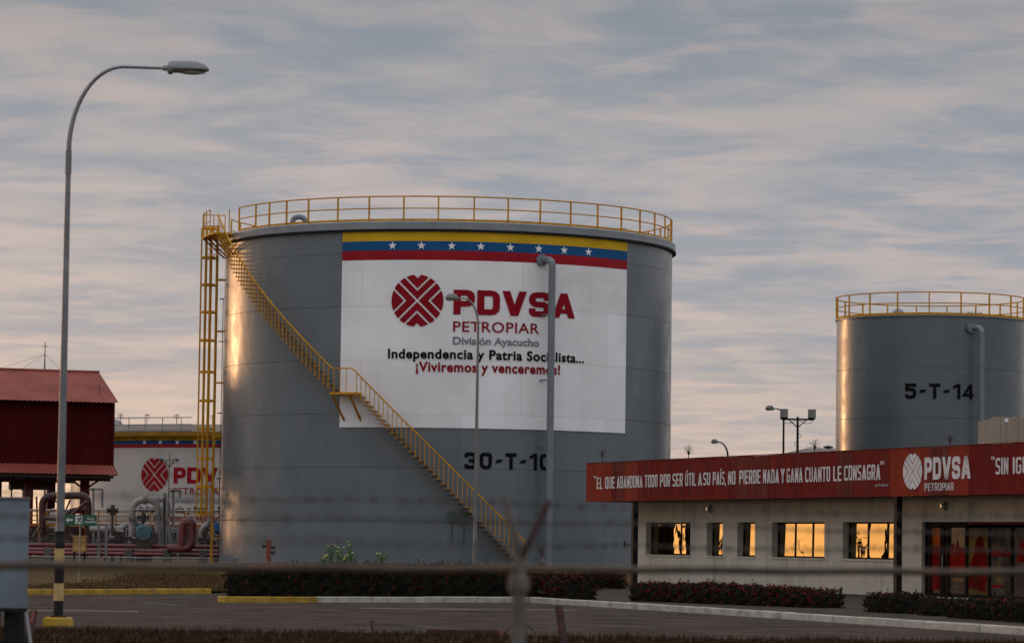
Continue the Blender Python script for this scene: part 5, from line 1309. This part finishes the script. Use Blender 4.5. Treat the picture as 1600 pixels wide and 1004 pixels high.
# green evacuation sign
dS = gnd(123.5, 912).y; p = gnd(123.5, 912); s_ = dS / F
SG = thing('evacuation_sign', 'green evacuation route sign with an arrow and a running figure, on a thin pale pole', 'sign', p)
z0, z1 = EYE + (837 - 820.5) * s_, EYE + (837 - 804) * s_; x0, x1 = at(99.5, 812, dS).x, at(151.5, 812, dS).x
MB().cyl(p, (p.x, p.y, z1 - .03), .024, n=8).build('pole', M['galv'], SG)
MB().box(((x0 + x1) / 2, p.y - .04, (z0 + z1) / 2), (x1 - x0, .02, z1 - z0)).build('sign_plate', M['green'], SG)
sf = lambda x, z: Vector((x, p.y - .054, z)); wd, hh = x1 - x0, z1 - z0
b = MB(); ax = lambda u, v: sf(x0 + u * hh, z0 + v * hh)
b.add([ax(.22, .5), ax(.50, .76), ax(.50, .60), ax(.88, .60), ax(.88, .42), ax(.50, .42), ax(.50, .26)], [(0, 6, 5, 2), (0, 2, 1), (2, 5, 4, 3)])
b.build('arrow', M['star'], SG)
b = MB(); b.add([ax(1.12, .14), ax(1.78, .14), ax(1.78, .88), ax(1.12, .88)], [(0, 1, 2, 3)]); b.build('door_symbol', M['star'], SG)
b = MB()
for q in stroke([(1.30, .16), (1.42, .38), (1.50, .56), (1.62, .66)], .11) + stroke([(1.46, .40), (1.66, .34), (1.70, .16)], .09) + stroke([(1.28, .52), (1.42, .66), (1.58, .62), (1.72, .52)], .07): b.add([ax(v_.x, v_.y) - Vector((0, .003, 0)) for v_ in q], [(0, 1, 2, 3)])
b.add([ax(1.62 + .08 * cos(i * pi / 5), .78 + .08 * sin(i * pi / 5)) - Vector((0, .003, 0)) for i in range(10)], [tuple(range(10))]); b.build('running_figure', M['green'], SG)
put_font('RUTA DE', x0 + hh * 2.25, x0 + hh * 2.85, z0 + hh * .56, z0 + hh * .74, sf, 'lettering', M['star'], SG, .03)
put_font('EVACUACIÓN', x0 + hh * 2.02, x0 + hh * 3.05, z0 + hh * .26, z0 + hh * .44, sf, 'lettering', M['star'], SG, .03)

# hydrant, gas valve near the big tank
p = at(419.5, 860, 140); p.z = Z1; s_ = 140 / F
H = thing('fire_hydrant', 'weathered red standpipe hydrant in front of the big tank at the left', 'hydrant', p)
zt = EYE + (841 - 843) * s_
MB().lathe(p, [(.16, 0), (.16, .04), (.11, .06), (.105, zt - Z1 - .08), (.13, zt - Z1 - .06), (.12, zt - Z1), (.05, zt - Z1 + .05)], 16).build('standpipe', M['hydrant'], H, True)
for sgn, dz in ((-1, -.25), (1, -.30), (1, -.52)):
    c = Vector((p.x, p.y, zt + dz)); MB().cyl(c, c + Vector((sgn * .22, -.05, 0)), .055, n=10).cyl(c + Vector((sgn * .19, -.05, 0)), c + Vector((sgn * .27, -.06, -.02)), .085, n=10).build('outlet', M['valve'], H, True)
p = at(846, 872, 144); p.z = Z1 + .05
valve_root = thing('valve', 'dark gas valve with a small hand wheel at the foot of the tall down pipe', 'valve', p)
MB().lathe(p, [(.20, 0), (.22, .05), (.15, .12), (.19, .2), (.19, .34), (.12, .42), (.05, .5), (.035, .9)], 12).build('valve_body', M['valve'], valve_root, True)
MB().tube([p + Vector((.11 * cos(2 * pi * i / 12), 0, .78 + .14 * sin(2 * pi * i / 12))) for i in range(13)], .02, 5).build('hand_wheel', M['dark'], valve_root)
MB().bar(p + Vector((-.4, 0, .03)), p + Vector((.25, 0, .03)), .08).build('base_bar', M['dark'], valve_root)

# ------------------------------------------------------------------ left board and debris
dB = 47.0; s_ = dB / F
x1 = at(44, 860, dB).x; zt = EYE + (835.6 - 779) * s_; zb = EYE + (835.6 - 949) * s_
BD = thing('sign_board', 'blue-grey sheet board on a dark steel stand, cut by the left edge', 'board', (x1 - .9, dB, 0))
MB().box((x1 - .9, dB, (zt + zb) / 2), (1.8, .05, zt - zb)).build('board_sheet', M['board'], BD)
MB().bar((x1 - 1.8, dB - .02, zt + .012), (x1 + .01, dB - .02, zt + .012), .08, .025).build('top_trim', M['galv'], BD)
MB().bar((x1 - 1.8, dB, zb - .02), (x1, dB, zb - .02), .09, .05).build('bottom_bar', M['dark'], BD)
for k in (0.03, .62, 1.2, 1.75): MB().bar((x1 - k - .03, dB + .05, 0), (x1 - k - .05, dB + .05, zb - .04), .07).build('leg', M['dark'], BD)
MB().box((x1 - .19, dB + .14, .27), (.30, .05, .54)).box((x1 - 1.1, dB + .14, .27), (1.42, .05, .54)).build('back_panel', M['dark'], BD)
MB().bar((x1 - .02, dB, zb - .05), (x1 + .09, dB - .12, 0), .045).build('strut', M['galv'], BD)
def stake(px0, py0, px1, py1, d, w, label):
    a, b_ = at(px0, py0, d), at(px1, py1, d - .1); o = thing('stake', label, 'stake', (b_.x, b_.y, max(b_.z, 0)), 'rusty steel stakes by the road')
    if b_.z > 0: b_ = b_ + (b_ - a).normalized() * .25
    MB().bar(a, b_, w, w * .6).build('stake_bar', M['rust'], o); MB().bar(a + Vector((0, -.03, 0)), a + (b_ - a) * .3 + Vector((0, -.03, 0)), w * .5, .02).build('stake_plate', M['hydrant'], o)
stake(873, 946, 882, 1010, 52, .11, 'rusty red stake leaning in the verge right of the pale fence post')
stake(53, 953, 47, 990, 52, .10, 'short rusty stake beside the blue-grey board')
a, b_ = at(668, 991, 56.0), at(783, 993, 56.0); a.z = b_.z = .075
o = thing('beam', 'rusty dark beam lying in the grass at the edge of the road', 'beam', a); MB().bar(a, b_, .08, .07).build('beam_bar', M['rust'], o)
MB().box(b_ - Vector((.02, 0, 0)), (.05, .1, .1)).build('end_plate', M['hydrant'], o); MB().box(a + Vector((.12, -.04, -.02)), (.16, .08, .12)).build('end_lug', M['rust'], o)
p = gnd(582, 986); o = thing('stub_post', 'bent rusty wire stub sticking up at the road edge', 'stub', p); s_ = p.y / F
MB().tube([p, p + Vector((-.02, 0, .14)), p + Vector((-.05, 0, .17)), p + Vector((.03, 0, .175))], .018, 6).tube([p + Vector((0, 0, .08)), p + Vector((.08, 0, .09)), p + Vector((.17, 0, .04)), p + Vector((.22, 0, 0))], .006, 5).build('wire_stub', M['rust'], o)
p = gnd(812, 1004); o = thing('wire_loop', 'loop of dark cable standing in the grass around the fence post', 'cable', p)
MB().tube([p + Vector((.27 * cos(t), .06 * sin(t * 2), .02 + .30 * sin(t))) for t in [pi * i / 22 for i in range(-1, 24)]], .013, 6).build('cable', M['wire'], o, True)
p = gnd(780, 938); o = thing('stone', 'small brown rubble piece on the white kerb left of the fence post', 'stone', p + Vector((0, -.3, 0)))
b = MB(); rr = random.Random(5)
for k in range(5): b.box(p + Vector((k * .07 - .1, -.35, .03)), (.09, .08, rr.uniform(.04, .08)), rr.uniform(0, 1), rr.uniform(-.3, .3))
b.build('rubble', M['rust'], o, kind='stuff')

# ------------------------------------------------------------------ fence close to the camera
FZ = 1.462
fa, fb = Vector((-2.33, 15.0, 0)), Vector((3.03, 19.5, 0)); fd = (fb - fa).normalized(); fn_ = Vector((fd.y, -fd.x, 0))
def fx(px):                    # fence line at photo column px
    r = ray(px, 885); t = (fa.x * fd.y - fa.y * fd.x) / (r.x * fd.y - r.y * fd.x); return Vector((r.x * t, r.y * t, 0))
FE = thing('chain_link_fence', 'weathered chain link fence with barbed wire on forked arms, blurred across the foreground', 'fence', fx(811))
e0, e1 = fx(-420), fx(2050)
pts = [e0 + (e1 - e0) * i / 40 + Vector((0, 0, FZ + .003 * sin(i * 1.3))) for i in range(41)]
MB().tube(pts, .0215, 12).build('top_rail', M['fence_rail'], FE, True)
postx = [811]; pp_ = fx(811); gap = (fx(1640) - pp_)
posts_ = [pp_ - gap, pp_, pp_ + gap]
for k, p in enumerate(posts_):
    MB().cyl(p, p + Vector((0, 0, FZ + .05)), .040, .038, 14).build('post', M['fence_pale'], FE, True)
    MB().lathe(p + Vector((0, 0, FZ - .085)), [(.040, -.045), (.052, -.03), (.056, 0), (.052, .04), (.040, .05)], 14).build('post_clamp', M['fence_pale'], FE, True)
    a0 = p + Vector((0, 0, FZ + .03))
    xL = at(788, 768, p.y) if k == 1 else None
    L_ = a0 + Vector((-.082, 0, .345)); R_ = a0 + Vector((.152, 0, .325))
    if k == 1: MB().tube([a0, a0 + Vector((-.012, 0, .10)), a0 + Vector((-.04, 0, .20)), L_], .0185, 10).build('barb_arm', M['fence_pale'], FE, True)
    else: MB().tube([a0, L_ - Vector((.06, 0, .02))], .0185, 10).build('barb_arm', M['fence_pale'], FE, True)
    MB().tube([a0, R_], .0165, 10).build('barb_arm', M['rust'], FE, True)
# barbed wires along both arms
rw = random.Random(11)
for (ox, oz, r_) in ((-.075, .33, .0022), (.14, .325, .0022), (-.05, .235, .0032), (.10, .225, .0032), (-.02, .125, .0032), (.05, .12, .0032)):
    b = MB(); n_ = 150; q = []
    for i in range(n_ + 1):
        t = i / n_; p = e0 + (e1 - e0) * t; z = FZ + oz + .012 * sin(t * 9 + ox * 40) + .006 * sin(t * 31 + oz * 50) + .003 * sin(t * 71)
        q.append(p + Vector((ox, 0, z)))
    b.tube(q, r_, 5)
    for i in range(0, n_, 2):
        c = q[i] + (q[i + 1] - q[i]) * rw.random(); 
        for k in range(2):
            a = rw.uniform(0, pi); b.bar(c + Vector((.012 * k - .006, 0, 0)) + Vector((0, sin(a), cos(a))) * -.02, c + Vector((.012 * k - .006, 0, 0)) + Vector((rw.uniform(-.3, .3), sin(a), cos(a))) * .02, .0028)
        b.lathe(c - Vector((0, 0, .005)), [(.003, 0), (.007, .005), (.003, .010)], 5)
    b.build('barbed_wire', M['wire'], FE)
# woven mesh
b = MB(); ln = (e1 - e0).length; cw = .060; nn_ = int(ln / cw); rows = 47
for i in range(nn_):
    sgn0 = 1 if i % 2 == 0 else -1; q = []
    for j in range(rows + 1):
        off = cw * .5 * (1 if j % 2 == 0 else -1) * sgn0; p = e0 + fd * (cw * (i + .5) + off * 1.02); q.append(p + fn_ * (.002 * (1 if j % 2 else -1)) + Vector((0, 0, FZ - .012 - j * cw * .5)))
    b.tube(q, .0015, 3, False)
b.build('wire_mesh', M['wire'], FE, kind='stuff')

# ------------------------------------------------------------------ bare trees out of frame on the left, seen mirrored in the office windows
def bare_tree(p, h, seed, label, th=.02, lev=4):
    rr = random.Random(seed); root = thing('bare_tree', label, 'tree', p, 'bare trees beyond the left edge')
    b = MB(); br = MB()
    def grow(q, d_, l, r, lev, mb):
        e = q + d_ * l; m_ = (q + e) / 2 + Vector((rr.gauss(0, .05), rr.gauss(0, .05), 0)) * l; mb.tube([q, m_, e], [r, r * .85, r * .65], 5)
        if lev == 0: return
        for k in range(rr.choice((2, 3))):
            nd = (d_ + Vector((rr.gauss(0, .5), rr.gauss(0, .5), rr.gauss(.15, .3)))).normalized(); grow(e, nd, l * rr.uniform(.55, .8), r * .6, lev - 1, br)
    grow(Vector(p), Vector((rr.uniform(-.12, .12), 0, 1)).normalized(), h * .38, h * th, lev, b)
    b.build('trunk', M['bark'], root); br.build('crown', M['bark'], root)
def mirrored(px, d):              # ground point that the office glass shows at photo column px
    s__ = sx(px, W0 - NF * .24); p = wp(s__, 0, -.24); r = Vector((p.x, p.y, 0)).normalized(); m_ = r - NF * 2 * r.dot(NF)
    return p + m_ * d
for px_, d, h, sd, th_, lab in ((1024, 150, 9, 1, .03, 'bare tree standing left of the shelter, farther'), (1042, 105, 14, 2, .040, 'stout bare tree standing left of the shelter'), (1060, 118, 8, 12, .03, 'wide bare tree left of the shelter'), (1075, 112, 9, 14, .05, 'second stout bare tree left of the shelter'),
        (1127, 130, 4.2, 3, .06, 'low bare tree left of the shelter'), (1176, 125, 5, 4, .06, 'small bare tree left of the shelter'), (1252, 120, 4.0, 15, .02, 'low shrub left of the shelter'), (1342, 110, 5, 5, .03, 'sapling beyond the left edge'), (1366, 115, 13, 6, .012, 'thin bare tree beyond the left edge'), (1388, 120, 13, 8, .013, 'slender bare tree beyond the left edge')):
    q = mirrored(px_, d); q.z = 0; bare_tree(q, h, sd, lab, th_, 3)
